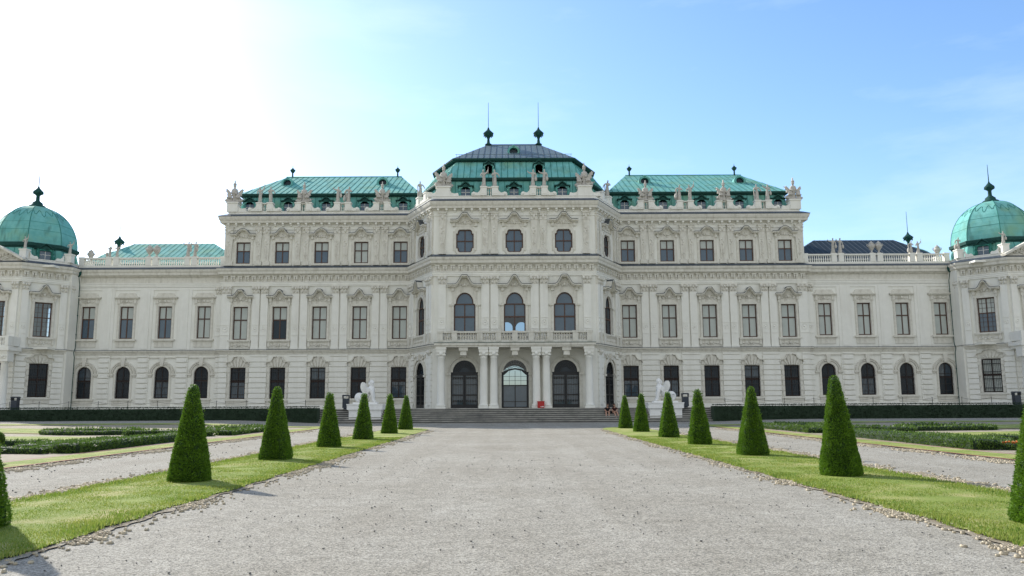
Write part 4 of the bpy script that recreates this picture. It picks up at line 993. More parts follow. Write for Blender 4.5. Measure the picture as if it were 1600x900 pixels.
# dormers
def dormer(x, y, z, w_=1.45, h_=1.45, d=.9, rot=0, m='copper', roof='ped'):
    f = Fr((x, y), (x+math.cos(rot), y+math.sin(rot))); mb = MB(f); h = w_/2; iw = w_*.30
    op = [(-iw, z+.06), (iw, z+.06), (iw, z+h_*.56), (iw*.6, z+h_*.68), (0, z+h_*.72), (-iw*.6, z+h_*.68), (-iw, z+h_*.56)]
    mb.prism([(-h*.86, z), (h*.86, z), (h*.86, z+h_*.74), (-h*.86, z+h_*.74)], -d, .0, [op])
    mb.prism([(-h*.62, z-.0), (-iw-.03, z), (-iw-.03, z+h_*.6), (0, z+h_*.78), (iw+.03, z+h_*.6), (iw+.03, z), (h*.62, z), (h*.66, z+h_*.7), (-h*.66, z+h_*.7)], 0, .08)
    for s_ in (-1, 1): mb.blob(f.pt(s_*h*.9, .03, z+h_*.2), .1, .1, .2, 7, 4); mb.blob(f.pt(s_*h*.84, .03, z+h_*.5), .08, .08, .16, 7, 4)
    o = part(mb, 'dormer', M[m])
    mb = MB(f)
    mb.ribbon([(-h*1.08, z+h_*.74), (-h*.6, z+h_*.76), (-h*.25, z+h_*.92), (0, z+h_*1.0), (h*.25, z+h_*.92), (h*.6, z+h_*.76), (h*1.08, z+h_*.74)], .11, -d, .2)
    mb.prism([(-h*.7, z+h_*.7), (h*.7, z+h_*.7), (0, z+h_*.96)], -.1, .1)
    r_ = mb.build('dormer_roof', M['copperD'], o)
    mb = MB(f); mb.prism(op, -.12, -.1); mb.build('pane', M['blue'], o)
    mb = MB(f); mb.box(-.02, .02, -.1, -.06, z+.06, z+h_*.7); mb.box(-iw, iw, -.1, -.06, z+h_*.36, z+h_*.36+.035); mb.build('glazing_bars', M['light'], o)
for x in (-28.5, -24.35, -20.25, -16.1, -11.95, 11.95, 16.1, 20.25, 24.35, 28.5): dormer(x, 84.62, 22.2, 1.5, 1.62)
for x in (-4.85, 0, 4.85): dormer(x, 78.42, 22.1, 1.5, 1.55)
for x in (-2.55, 2.55): dormer(x, 79.15, 24.85, 1.1, 1.25, 1.4)
def oval(x, y, z, r_=.42, m='copper'):
    f = Fr((x, y), (x+1, y)); mb = MB(f)
    ring = [(1.55*r_*math.cos(t)*1.05, z+1.5*r_*math.sin(t)) for t in [2*math.pi*i/16 for i in range(16)]]; hole = [(r_*1.1*math.cos(t), z+r_*math.sin(t)) for t in [2*math.pi*i/16 for i in range(16)]]
    mb.prism(ring, -1.3, .05, [hole]); mb.prism([(1.25*a, z+(zz-z)*1.2) for a, zz in hole], .05, .13, [hole])
    mb.box(-r_*1.0, r_*1.0, -.2, .16, z-r_*1.75, z-r_*1.5); mb.blob(f.pt(0, .1, z+1.5*r_), .14, .1, .12, 7, 4)
    o = part(mb, 'round_dormer', M[m]); mb = MB(f); mb.prism(hole, -.3, -.28); mb.build('pane', M['dark'], o)
oval(0, 83.6, 28.55, .42)
for x in (-25.9, -15.0, 15.0, 25.9): oval(x, 89.4, 26.8, .42)
# ---------- domes of the corner pavilions
for sx, sn in ((-1, 'left'), (1, 'right')):
    c_ = 51.3*sx
    v0 = octv(c_, 4.2); v1 = octv(c_, 3.75); v1o = octv(c_, 4.0)
    # counter clockwise lists -> outward by reversing for sweep
    rv = lambda v: list(reversed(v))
    mb = MB(); roof_faces(mb, [[(*v0[i], 15.95), (*v0[(i+1) % 8], 15.95), (*v1[(i+1) % 8], 17.85), (*v1[i], 17.85)] for i in range(8)], .6)
    part(mb, 'roof', [M['copper'], M['seam']])
    mb = MB(); VV = octv(c_, 3.98)
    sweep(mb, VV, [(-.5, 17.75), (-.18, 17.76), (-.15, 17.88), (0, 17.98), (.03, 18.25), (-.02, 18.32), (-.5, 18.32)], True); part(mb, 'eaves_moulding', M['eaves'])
    mb = MB(); rings = []
    for i in range(15):
        t = i/14*math.pi/2*.94; rings.append((3.8*math.cos(t)**.92, 18.30+4.6*math.sin(t)))
    vs = []; fs = []
    for a_, z in rings:
        for q in octv(c_, a_): vs.append((*q, z))
    for i in range(14):
        for k in range(8): l = (k+1) % 8; fs.append((i*8+k, i*8+l, (i+1)*8+l, (i+1)*8+k))
    mb.add(vs, fs); mb.add([vs[14*8+k] for k in range(8)], [tuple(range(8))])
    part(mb, 'dome', M['copper'])
    # hanging lappet edge of the upper copper sheets and hip rolls
    mb = MB()
    for k in range(8):
        for i in range(14): mb.tube(vs[i*8+k], vs[(i+1)*8+k], .04, 5)
        N_ = 16; pr = None
        for j in range(N_+1):
            u_ = j/N_; lev = 8.2+.9*math.cos(u_*math.pi*6)-(.6 if abs(u_-.5) < .1 else 0); i0 = int(lev); fr_ = lev-i0
            pA = Vector(vs[i0*8+k]).lerp(Vector(vs[(i0+1)*8+k]), fr_); pB = Vector(vs[i0*8+(k+1) % 8]).lerp(Vector(vs[(i0+1)*8+(k+1) % 8]), fr_)
            p = pA.lerp(pB, u_)
            if pr is not None: mb.tube(pr, p, .035, 4)
            pr = p
        for i in (3, 5): mb.tube(vs[i*8+k], vs[i*8+(k+1) % 8], .018, 4)
    part(mb, 'dome_ribs', M['seam'])
    mb = MB(); z = 22.75
    mb.lathe((c_, 84.4, z), [(.85, 0), (.8, .25), (.55, .35), (.5, .6), (.36, .7), (.2, .85), (.18, 1.35), (.26, 1.45), (.52, 1.6), (.5, 1.85), (.3, 2.05), (.12, 2.25), (.05, 2.45), (.022, 4.3)], 10)
    part(mb, 'finial', M['copperD'])
    # parapet with corner pedestals and statues, dormers on the slanting faces
    mb = MB(); VI = octv(c_, 5.0); sweep(mb, VI, [(-.18, 15.95), (.12, 15.95), (.12, 16.35), (.16, 16.38), (.16, 16.45), (-.18, 16.46)], True); part(mb, 'parapet', M['light'])
    mb = MB(); spots = []
    for k in range(8):
        q = V = VI[k]
        if q[1] < 86.5 and abs(q[0]) < 54.5:
            mb.wbox(q[0]-.34, q[0]+.34, q[1]-.34+.1, q[1]+.34+.1, 16.4, 17.2); mb.wbox(q[0]-.4, q[0]+.4, q[1]-.3, q[1]+.5, 17.2, 17.32); spots.append((q[0], q[1]+.1)); part(mb, 'pedestal', M['light']); mb = MB()
    spots.sort(key=lambda q: (abs(q[0]) < 47.5, q[1]))
    nm = ['front corner of the %s domed pavilion parapet' % sn, 'outer front corner of the %s domed pavilion parapet' % sn, 'inner corner of the %s domed pavilion parapet' % sn, 'rear inner corner of the %s domed pavilion parapet' % sn]
    for q in spots:
        if abs(q[0]) > 50: ST.append(('fig', (q[0], q[1], 17.32), 0, 'small stone figure on the outer front corner of the %s domed pavilion' % sn))
        elif abs(q[0]) > 47.5: ST.append(('fig', (q[0], q[1], 17.32), 0, 'small stone figure beside the dormer on the inner front corner of the %s domed pavilion' % sn))
        elif q[1] < 83.5: ST.append(('fig', (q[0], q[1], 17.32), 0, 'small stone figure on the side corner of the %s domed pavilion' % sn))
        else: ST.append(('urn', (q[0], q[1], 17.32), 0, 'stone urn where the %s domed pavilion meets the wing balustrade' % sn))
    for kk in ('pdL', 'pfL') if sx < 0 else ('pdR', 'pfR'):
        f = seg[kk]; 
        if kk[1] == 'd':
            p = f.pt(f.len/2, -.75, 0); dormer(p[0], p[1], 16.42, 1.75, 1.7, .8, f.ang, 'seam')
    # volutes beside the dormer
    f = seg['pdL' if sx < 0 else 'pdR']; mb = MB(f)
    for s_ in (-1, 1):
        e = f.len/2+s_*1.55; pts = [(e, 16.4), (e, 17.1), (e-s_*.1, 16.85), (e-s_*.35, 16.68), (e-s_*.6, 16.72), (e-s_*.75, 16.55), (e-s_*.7, 16.4)]; mb.prism(pts, -.35, .0)
    part(mb, 'volutes', M['light'])
    # pediment
    f = seg['pfL' if sx < 0 else 'pfR']; m_ = f.len/2; mb = MB(f)
    mb.ribbon([(m_-2.55, 16.0), (m_, 17.35), (m_+2.55, 16.0)], .22, -.1, .8)
    part(mb, 'pediment', M['trim'])
    mb = MB(f); mb.prism([(m_-2.4, 15.95), (m_+2.4, 15.95), (m_, 17.3)], -.3, .3); orn(mb, m_, 16.45, 3.0, .7, .36, 34, 77); mb.fr = f
    part(mb, 'tympanum', M['trim'])
    # balcony and columns of the pavilion porch
    mb = MB(f); mb.box(m_-2.75, m_+2.75, 0, 2.1, 7.0, 7.35); mb.box(m_-2.6, m_+2.6, .05, 1.95, 6.75, 7.0)
    mb.box(m_-2.6, m_+2.6, 1.75, 1.95, 8.25, 8.4); mb.box(m_-2.6, m_+2.6, 1.72, 1.98, 7.35, 7.5)
    for s_ in (-1, 1): mb.box(m_+s_*2.45-.18, m_+s_*2.45+.18, 1.65, 2.02, 7.5, 8.42); mb.box(m_+s_*2.45-.12, m_+s_*2.45+.12, .1, 1.7, 7.5, 8.4)
    a = m_-2.1
    while a < m_+2.15: balu(mb, a, 1.85, 7.5, 8.25, .09); a += .26
    part(mb, 'balcony', M['light'])
    for s_ in (-1, 1):
        mb = MB(f); p = f.pt(m_+s_*2.1, 1.4, 0)
        mb.lathe((p[0], p[1], GZ-.02), [(.5, 0), (.5, .22), (.42, .26), (.40, .5), (.35, .56), (.36, 2.2), (.31, 4.55), (.36, 4.6), (.36, 4.7)], 16)
        mb.wbox(p[0]-.5, p[0]+.5, p[1]-.5, p[1]+.5, 5.95, 6.75)
        orn(mb, m_+s_*2.1, 6.4, .8, .5, 1.9, 8, 5)
        part(mb, 'column', M['light'])
# ---------- portico
f = Fr((-7.9, 75.9), (7.9, 75.9))     # column line
mb = MB(f)
mb.box(.45, 15.35, -1.55, .5, 6.95, 7.12); mb.box(.32, 15.48, -1.55, .62, 7.12, 7.34)
part(mb, 'balcony_slab', M['trim'])
mb = MB(f); mb.box(.28, 15.52, -1.5, .66, 7.345, 7.385); part(mb, 'balcony_flashing', M['copperD'])
cols_a = (.95, 4.95, 5.9, 9.9, 10.85, 14.85)
mb = MB(f); mb.fr = f
mb.box(.6, 15.2, -.35, .3, 7.386, 7.62); mb.box(.6, 15.2, -.32, .28, 8.3, 8.46)
piers = [.85, 2.2, 4.6, 6.35, 7.9, 9.45, 11.2, 13.6, 14.95]
for q in piers: mb.box(q-.26, q+.26, -.33, .33, 7.5, 8.3); mb.box(q-.3, q+.3, -.35, .36, 8.3, 8.5)
a = 1.3
while a < 14.7:
    if all(abs(a-q) > .34 for q in piers): balu(mb, a, 0, 7.62, 8.3, .095)
    a += .245
for s_ in (.75, 15.05): mb.box(s_-.14, s_+.14, -1.5, -.3, 7.5, 8.4)
part(mb, 'balustrade', M['trim'])
for a in cols_a:
    mb = MB(f); p = f.pt(a, 0, 0)
    mb.box(a-.46, a+.46, -.46, .46, GZ-.01, GZ+.2)
    mb.lathe((p[0], p[1], GZ+.2), [(.45, 0), (.46, .1), (.40, .2), (.36, .3), (.365, 1.5), (.34, 3.3), (.31, 4.45), (.36, 4.5), (.36, 4.58), (.33, 4.6), (.42, 4.72)], 18)
    mb.box(a-.44, a+.44, -.44, .44, GZ+4.92, GZ+5.02)
    # entablature block and scroll console
    mb.box(a-.38, a+.38, -.40, .36, GZ+5.02, 6.6, -.0); mb.box(a-.44, a+.44, -.44, .46, 6.45, 6.75); mb.box(a-.5, a+.5, -.5, .5, 6.75, 6.95)
    mb.blob(f.pt(a, .42, 6.35), .2, .12, .18, 9, 5)
    part(mb, 'column', M['light'])
for a in cols_a: mb = MB(f); mb.box(a-.3, a+.3, -1.59, -.44, 6.35, 6.94); part(mb, 'portico_beam', M['trim'])
for a0, a1 in ((4.95, 5.9), (9.9, 10.85)): mb = MB(f); mb.box(a0+.38, a1-.38, -.3, .3, 6.3, 6.94); part(mb, 'portico_beam', M['trim'])
for a in (3.05, 7.9, 12.75): mb = MB(f); mb.box(a-.42, a+.42, -.2, .4, 6.62, 6.945); mb.box(a-.3, a+.3, -.15, .32, 6.2, 6.62, .04); part(mb, 'keystone', M['trim'])
for a, d in ((.35, .5), (15.45, .5)): mb = MB(seg['front']); mb.box(a-.33, a+.33, 0, d, 1.27, 6.9); part(mb, 'portico_pilaster', M['light'])
for a in cols_a[1:-1]: mb = MB(seg['front']); mb.box(a-.34, a+.34, 0, .22, 1.27, 6.9); part(mb, 'portico_pilaster', M['light'])
mb = MB(seg['cantL']); 
for k in ('cantL', 'cantR'):
    f2 = seg[k]; mb = MB(f2); mb.box(.1, f2.len-.1, .05, .3, 8.3, 8.45); mb.box(.1, f2.len-.1, .05, .3, 7.4, 7.6)
    for a in (.45, 1.5, f2.len-1.5, f2.len-.45): mb.box(a-.3, a+.3, .0, .34, 7.4, 8.5)
    a = 2.0
    while a < f2.len-1.9: balu(mb, a, .18, 7.6, 8.3, .09); a += .25
    orn(mb, f2.len/2, 6.35, 3.2, .7, .12, 22, 90)
    part(mb, 'balustrade', M['trim'])
# downpipes
for sx in (-1, 1):
    mb = MB(); x = sx*45.85
    mb.lathe((x, 83.5, 15.1), [(.12, 0), (.3, .25), (.34, .5), (.34, .7)], 8)
    mb.tube((x, 83.5, 15.2), (x, 83.82, 14.3), .09, 8); mb.tube((x, 83.82, 14.3), (x, 83.82, 7.6), .09, 8); mb.tube((x, 83.82, 7.6), (x, 83.55, 7.2), .09, 8); mb.tube((x, 83.55, 7.2), (x, 83.78, 6.7), .09, 8); mb.tube((x, 83.78, 6.7), (x, 83.78, 1.2), .09, 8)
    for z in (3, 5, 9, 11, 13): mb.lathe((x, 83.8, z), [(.12, 0), (.12, .1)], 8)
    part(mb, 'downpipe', M['copperD'])

# ================================================================== STATUES
def figure(v):
    """robed standing figure, one skinned body; v picks the pose"""
    sway = (-.05, .05, .03, -.03)[v % 4]
    V = [(0, 0, .95, (.17, .14)), (0, 0, 1.12, (.135, .11)), (sway, 0, 1.36, (.19, .13)), (sway, 0, 1.50, (.11, .09)), (sway, 0, 1.58, .055), (sway*1.6, -.02, 1.71, (.10, .11)), (sway*1.6, -.01, 1.83, (.07, .08)),
         (-sway, 0, .6, (.19, .16)), (-sway*.5, 0, .25, (.20, .17)), (0, 0, .03, (.23, .2)), ]
    E = [(0, 1), (1, 2), (2, 3), (3, 4), (4, 5), (5, 6), (0, 7), (7, 8), (8, 9)]
    arms = [[((-.22, 0, 1.44), (-.36, -.05, 1.18), (-.22, -.16, 1.02)), ((.22, 0, 1.44), (.38, .0, 1.62), (.44, -.05, 1.88))],
            [((-.22, 0, 1.44), (-.40, .0, 1.22), (-.46, -.04, .98)), ((.22, 0, 1.44), (.34, -.1, 1.22), (.12, -.2, 1.2))],
            [((-.22, 0, 1.44), (-.42, -.05, 1.46), (-.58, -.1, 1.66)), ((.22, 0, 1.44), (.33, -.02, 1.2), (.30, -.1, .95))],
            [((-.22, 0, 1.44), (-.33, -.1, 1.2), (-.1, -.2, 1.28)), ((.22, 0, 1.44), (.40, .0, 1.2), (.50, -.02, 1.0))]][v % 4]
    for a in arms:
        b = len(V); V += [(*a[0], .085), (*a[1], .065), (*a[2], .045)]; E += [(2, b), (b, b+1), (b+1, b+2)]
    me = skin(V, E, 1); mb = MB(); mb.addmesh(me)
    # cloak folds, base block, attribute
    for i in range(6): t = -1.2+i*.45; mb.tube((.2*math.sin(t), -.17*math.cos(t)+.03, .04), (.14*math.sin(t+.3), -.12*math.cos(t), 1.0), .045, 5, .02)
    mb.tube((-.2, .1, .02), (-.28 if v % 2 else .25, .14, 1.45), .09, 6, .04); mb.wbox(-.28, .28, -.24, .24, -.02, .07)
    if v % 4 == 0: mb.tube((.44, -.05, 1.4), (.46, -.05, 2.15), .025, 5)
    if v % 4 == 1: mb.lathe((-.46, -.06, .35), [(.05, -.3), (.22, -.12), (.26, .05), (.2, .3), (.05, .45)], 8, 0, .5, 1)
    if v % 4 == 2: mb.blob((.3, -.14, .8), .14, .1, .25, 7, 5)
    return mb
figs = []
for v in range(4): o = figure(v).build('statue', M['statue']); figs.append(o.data); bpy.data.objects.remove(o)
def trophy():
    mb = MB(); rr = random.Random(3)
    mb.lathe((0, 0, 0), [(.5, 0), (.5, .1), (.34, .18), (.26, .4), (.22, .55), (.34, .85), (.40, 1.1), (.30, 1.3), (.12, 1.38), (.12, 1.45)], 10, 0, 1, .7)
    mb.blob((0, -.03, 1.62), .17, .17, .2, 9, 6); mb.lathe((0, -.02, 1.72), [(.2, 0), (.14, .12), (.04, .2), (.03, .3)], 8); mb.blob((.0, 0, 1.98), .06, .16, .16, 7, 5)
    for s_ in (-1, 1):
        for k, (dx, z, l_) in enumerate(((.25, .45, .75), (.3, .6, .85), (.22, .9, .8), (.36, .3, .6))):
            t = R(28+k*17); q = (s_*(dx+l_*math.sin(t)), -.05+.1*k, z+l_*math.cos(t)); mb.tube((s_*dx*.5, 0, z*.6), q, .03, 5, .02); mb.blob(q, .05, .05, .12, 6, 4, -s_*t)
        # flag cloth
        mb.prism([(s_*.35, .95), (s_*.85, 1.35), (s_*.95, 1.05), (s_*.78, .95), (s_*.82, .72), (s_*.5, .62)], -.06, .06)
        mb.lathe((s_*.5, -.28, .42), [(.04, -.04), (.28, -.02), (.3, .02), (.12, .08)], 10); 
        sh_ = [(s_*.46+.27*math.cos(t), .42+.36*math.sin(t)) for t in [2*math.pi*i/12 for i in range(12)]]; mb.prism(sh_, .22, .30)
        mb.blob((s_*.46, -.32, .42), .1, .08, .12, 7, 4); mb.blob((s_*.75, 0, .25), .22, .2, .2, 7, 5); mb.tube((s_*.2, -.3, .12), (s_*.95, -.2, .2), .09, 7)
    for i in range(18): mb.blob((rr.uniform(-.6, .6), rr.uniform(-.3, .1), rr.uniform(.1, 1.0)), rr.uniform(.06, .15), .1, rr.uniform(.06, .14), 6, 4, rr.uniform(-1, 1))
    mb.wbox(-.75, .75, -.38, .38, -.02, .08)
    return mb
o = trophy().build('trophy', M['statue']); tro = o.data; bpy.data.objects.remove(o)
mb = MB(); mb.lathe((0, 0, 0), [(.22, 0), (.22, .08), (.1, .16), (.09, .3), (.2, .42), (.36, .7), (.40, .9), (.36, 1.0), (.24, 1.06), (.3, 1.14), (.28, 1.2), (.12, 1.3), (.09, 1.38), (.02, 1.45)], 12)
for s_ in (-1, 1):
    q = [(s_*.36, .78), (s_*.48, .92), (s_*.44, 1.08), (s_*.32, 1.06)]
    for i in range(3): mb.tube((q[i][0], 0, q[i][1]), (q[i+1][0], 0, q[i+1][1]), .035, 5)
    mb.blob((s_*.2, -.28, .8), .1, .06, .1, 6, 4)
mb.blob((0, -.34, .78), .1, .06, .12, 6, 4)
o = mb.build('urn', M['statue']); urn = o.data; bpy.data.objects.remove(o)
grp = {'fig': 'stone figures along the palace parapets', 'trophy': 'stone trophies along the palace parapets', 'urn': 'stone urns along the palace parapets'}
for i, (kind, p, rz, lab) in enumerate(ST):
    me = figs[(i*3+i//3) % 4] if kind == 'fig' else tro if kind == 'trophy' else urn
    o = bpy.data.objects.new({'fig': 'statue', 'trophy': 'trophy', 'urn': 'urn'}[kind], me); COL.objects.link(o); o.location = p
    o.rotation_euler = (0, 0, rz+rnd.uniform(-.35, .35)); s_ = {'fig': .98, 'trophy': 1.02, 'urn': 1.0}[kind]
    if p[2] < 18: s_ = .93
    if 'domed' in lab and kind == 'fig': s_ = .72
    if 'large' in lab or 'outermost' in lab: s_ = 1.12
    if kind == 'trophy' and i % 2: o.scale = (-s_, s_, s_)
    elif kind == 'trophy': o.scale = (s_, s_, s_)
    else: o.scale = (s_, s_, s_)
    if kind == 'trophy': o.scale.x *= .85; o.scale.z *= 1.06
    tag(o, lab, {'fig': 'statue', 'trophy': 'sculpture', 'urn': 'urn'}[kind], grp[kind])

# ================================================================== SPHINXES on plinths
def sphinx_mesh():
    # faces +x; hindquarters behind (-x)
    V = [(-.45, 0, .55, (.34, .30)), (-.10, 0, .72, (.30, .28)), (.22, 0, .98, (.27, .27)), (.42, 0, 1.25, (.25, .25)), (.45, 0, 1.48, (.15, .15)), (.46, 0, 1.60, (.10, .10)), (.50, 0, 1.78, (.19, .17)), (.49, 0, 1.94, (.15, .13)), (-.75, 0, .38, (.26, .26))]
    E = [(0, 1), (1, 2), (2, 3), (3, 4), (4, 5), (5, 6), (6, 7), (0, 8)]
    for s_ in (-1, 1):
        b = len(V); V += [(.50, s_*.18, 1.02, .15), (.60, s_*.2, .6, .105), (.64, s_*.2, .22, .085), (.72, s_*.2, .09, .09), (.88, s_*.2, .07, .08)]
        E += [(3, b), (b, b+1), (b+1, b+2), (b+2, b+3), (b+3, b+4)]
        b = len(V); V += [(-.55, s_*.28, .42, .26), (-.25, s_*.34, .30, .16), (-.35, s_*.34, .1, .10), (-.05, s_*.34, .08, .09)]
        E += [(0, b), (b, b+1), (b+1, b+2), (b+2, b+3)]
    b = len(V); V += [(-.98, .05, .3, .05), (-1.0, .22, .5, .045), (-.88, .3, .62, .045)]; E += [(8, b), (b, b+1), (b+1, b+2)]
    V = [(x, y*1.25, z, (q[0]*1.38, q[1]*1.38) if isinstance(q, tuple) else q*1.45) for x, y, z, q in V]
    return skin(V, E, 1, 0)
sm_ = sphinx_mesh()
def build_sphinx():
    root = empty('sphinx_statue', (0, 0, 0))
    mb = MB(); mb.addmesh(sm_); mb.blob((.45, 0, 1.22), .27, .28, .38, 10, 8, .15); mb.blob((.5, 0, 1.80), .2, .18, .22, 10, 8); mb.blob((-.1, 0, .72), .5, .3, .3, 10, 8, .5)
    for s_ in (-1, 1): mb.blob((-.62, s_*.26, .46), .42, .2, .44, 12, 8)
    mb.wbox(-1.15, 1.05, -.48, .48, -.12, .02)
    # face: brow, nose, chin, and breast
    mb.blob((.64, 0, 1.73), .03, .025, .05, 6, 4); mb.blob((.62, 0, 1.64), .04, .05, .025, 6, 4)
    for s_ in (-1, 1): mb.blob((.62, s_*.06, 1.79), .025, .03, .018, 6, 4); mb.blob((.62, s_*.12, 1.26), .12, .11, .12, 8, 6)
    mb.build('body', M['marble'], root)
    h = MB(); h.blob((.42, 0, 1.84), .2, .19, .17, 9, 6); h.blob((.27, 0, 1.7), .13, .15, .2, 8, 6); h.blob((.48, 0, 2.0), .13, .13, .07, 8, 5)
    for s_ in (-1, 1): h.tube((.42, s_*.16, 1.78), (.48, s_*.2, 1.45), .05, 6, .03)
    h.build('hair', M['marble'], root)
    for s_ in (-1, 1):
        wb = MB(Fr((0, 0), (1, 0)))
        prof = [(.30, .95), (.34, 1.30), (.12, 1.28), (-.05, 1.45), (-.22, 1.82), (-.34, 1.86), (-.46, 1.70), (-.50, 1.42), (-.42, 1.10), (-.22, .80), (.05, .72)]
        wb.prism(prof, -s_*.36-.06, -s_*.36+.06)
        for k in range(6): a0 = .16-.06*k; wb.tube((a0+.02, s_*.44, .92+.03*k), (-.20-.05*k+.04, s_*.44, 1.78-.13*k), .035, 5, .02)
        wb.build('wing', M['marble'], root)
    return root
def plinth_mesh(w_=2.9, d=1.3):
    mb = MB(); h = w_/2; e = d/2
    mb.wbox(-h, h, -e, e, 0, 1.10); mb.wbox(-h-.06, h+.06, -e-.06, e+.06, 0, .18); mb.wbox(-h-.03, h+.03, -e-.03, e+.03, 1.10, 1.20)
    mb.wbox(-h-.16, h+.16, -e-.16, e+.16, 1.20, 1.62); mb.wbox(-h-.2, h+.2, -e-.2, e+.2, 1.62, 1.72)
    mb.wbox(-h+.2, h-.2, -e-.012, -e+.02, .3, 1.0)
    return mb
sp0 = build_sphinx()
plm = None
for i, (x, y, s_, zoff, lab, sn) in enumerate([(-13.6, 74.15, 1, 0, 'white winged stone sphinx on the plinth left of the stairway, facing right', 'left'), (13.6, 74.15, -1, 0, 'white winged stone sphinx on the plinth right of the stairway, facing left', 'right'),
        (-50.2, 75.2, 1, .6, 'white stone sphinx at the far left edge beside the domed pavilion', 'far left'), (50.2, 75.2, -1, .6, 'white stone sphinx at the far right edge beside the domed pavilion', 'far right')]):
    o = sp0 if i == 0 else copy_tree(sp0)
    o.location = (x, y, 1.84+zoff-(.0 if i < 2 else .4)); o.rotation_euler = (0, 0, 0 if s_ > 0 else math.pi); o.scale = (1, 1, 1)
    tag(o, lab, 'sphinx', 'white sphinxes beside the stairs')
    if plm is None: po = plinth_mesh().build('plinth', M['marble']); plm = po.data
    else: po = bpy.data.objects.new('plinth', plm); COL.objects.link(po)
    po.location = (x, y, 0 if i < 2 else .2)
    tag(po, 'pale stone plinth under the %s sphinx' % sn, 'plinth', 'plinths under the sphinxes')

# ================================================================== FOLIAGE
def leafcloud(mb, pts, size, rr, spread=.9):
    """pts: list of (pos, normal)"""
    for p, n in pts:
        d = (n+Vector((rr.gauss(0, spread), rr.gauss(0, spread), rr.gauss(0, spread)+.25))).normalized()
        a = d.orthogonal().normalized(); a = (a*math.cos(t0 := rr.random()*6.28)+d.cross(a)*math.sin(t0)); s_ = size*rr.uniform(.6, 1.4)
        q = p+d*s_*.2; w_ = a*s_*.35; l_ = d*s_
        mb.add([q-w_, q+w_*.6, q+l_+w_*.1], [(0, 1, 2)])
def tree_mesh(kind, n, size, seed):
    rr = random.Random(seed); H = 2.12; mb = MB()
    def rad(z):   # half width
        t = z/H; r_ = .372*(1-t)+.066
        if t < .06: r_ *= .93+t
        if t > .955: r_ *= math.sqrt(max(0, 1-((t-.955)/.045)**2))
        return r_
    def surf(th, z):
        r_ = rad(z)
        if kind == 'square':
            c_, s_ = math.cos(th), math.sin(th); k = 1/(abs(c_)**7+abs(s_)**7)**(1/7); x, y = r_*c_*k*.97, r_*s_*k*.97
        else: x, y = r_*math.cos(th), r_*math.sin(th)
        dsp = 1+.065*noise.noise(Vector((x*5, y*5, z*4+seed)))+.03*noise.noise(Vector((x*14, y*14, z*12+seed)))
        return Vector((x*dsp, y*dsp, z))
    NZ, NT = 34, 36; vs = []; fs = []
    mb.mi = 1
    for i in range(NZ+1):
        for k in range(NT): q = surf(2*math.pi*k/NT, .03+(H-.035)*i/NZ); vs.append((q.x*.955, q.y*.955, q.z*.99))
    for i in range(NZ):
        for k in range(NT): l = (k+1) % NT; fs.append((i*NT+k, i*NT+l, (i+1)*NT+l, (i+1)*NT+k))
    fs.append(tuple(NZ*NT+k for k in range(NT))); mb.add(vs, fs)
    mb.mi = 0; pts = []
    while len(pts) < n:
        z = H*(1-math.sqrt(rr.random()*.985+.0)) if rr.random() < .9 else H*rr.random(); th = rr.random()*6.283
        p = surf(th, min(H-.002, max(.03, z))); nrm = Vector((math.cos(th), math.sin(th), .2))
        if kind == 'square':
            nrm = Vector((round(math.cos(th)), round(math.sin(th)), .2)) if abs(abs(math.cos(th))-abs(math.sin(th))) > .1 else nrm
        hole = noise.noise(Vector((p.x*9, p.y*9, p.z*9+seed*3)))
        if hole > .38 and rr.random() < .7: continue
        pts.append((p*Vector((1, 1, 1)).x if False else p, nrm.normalized()))
    leafcloud(mb, pts, size, rr, .55)
    # a few stray shoots
    for j in range(70):
        th = rr.random()*6.283; z = rr.random()*H*.95; p = surf(th, max(.1, z)); d = Vector((math.cos(th), math.sin(th), .6)).normalized()
        for m_ in range(5): leafcloud(mb, [(p+d*.017*m_, d)], size, rr, .5)
    tr = MB(); tr.lathe((0, 0, 0), [(.07, 0), (.05, .2)], 8)
    return mb, tr
TM = {}
for kind in ('round', 'square'):
    for lod, (n, s_) in {'near': (26000, .034), 'far': (9000, .055)}.items():
        mb, tr = tree_mesh(kind, n, s_, 5 if kind == 'round' else 9)
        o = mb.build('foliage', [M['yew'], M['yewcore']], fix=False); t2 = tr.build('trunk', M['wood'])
        TM[kind, lod] = (o.data, t2.data); bpy.data.objects.remove(o); bpy.data.objects.remove(t2)
ordn = ['nearest', 'second', 'third', 'fourth', 'fifth', 'sixth', 'farthest']
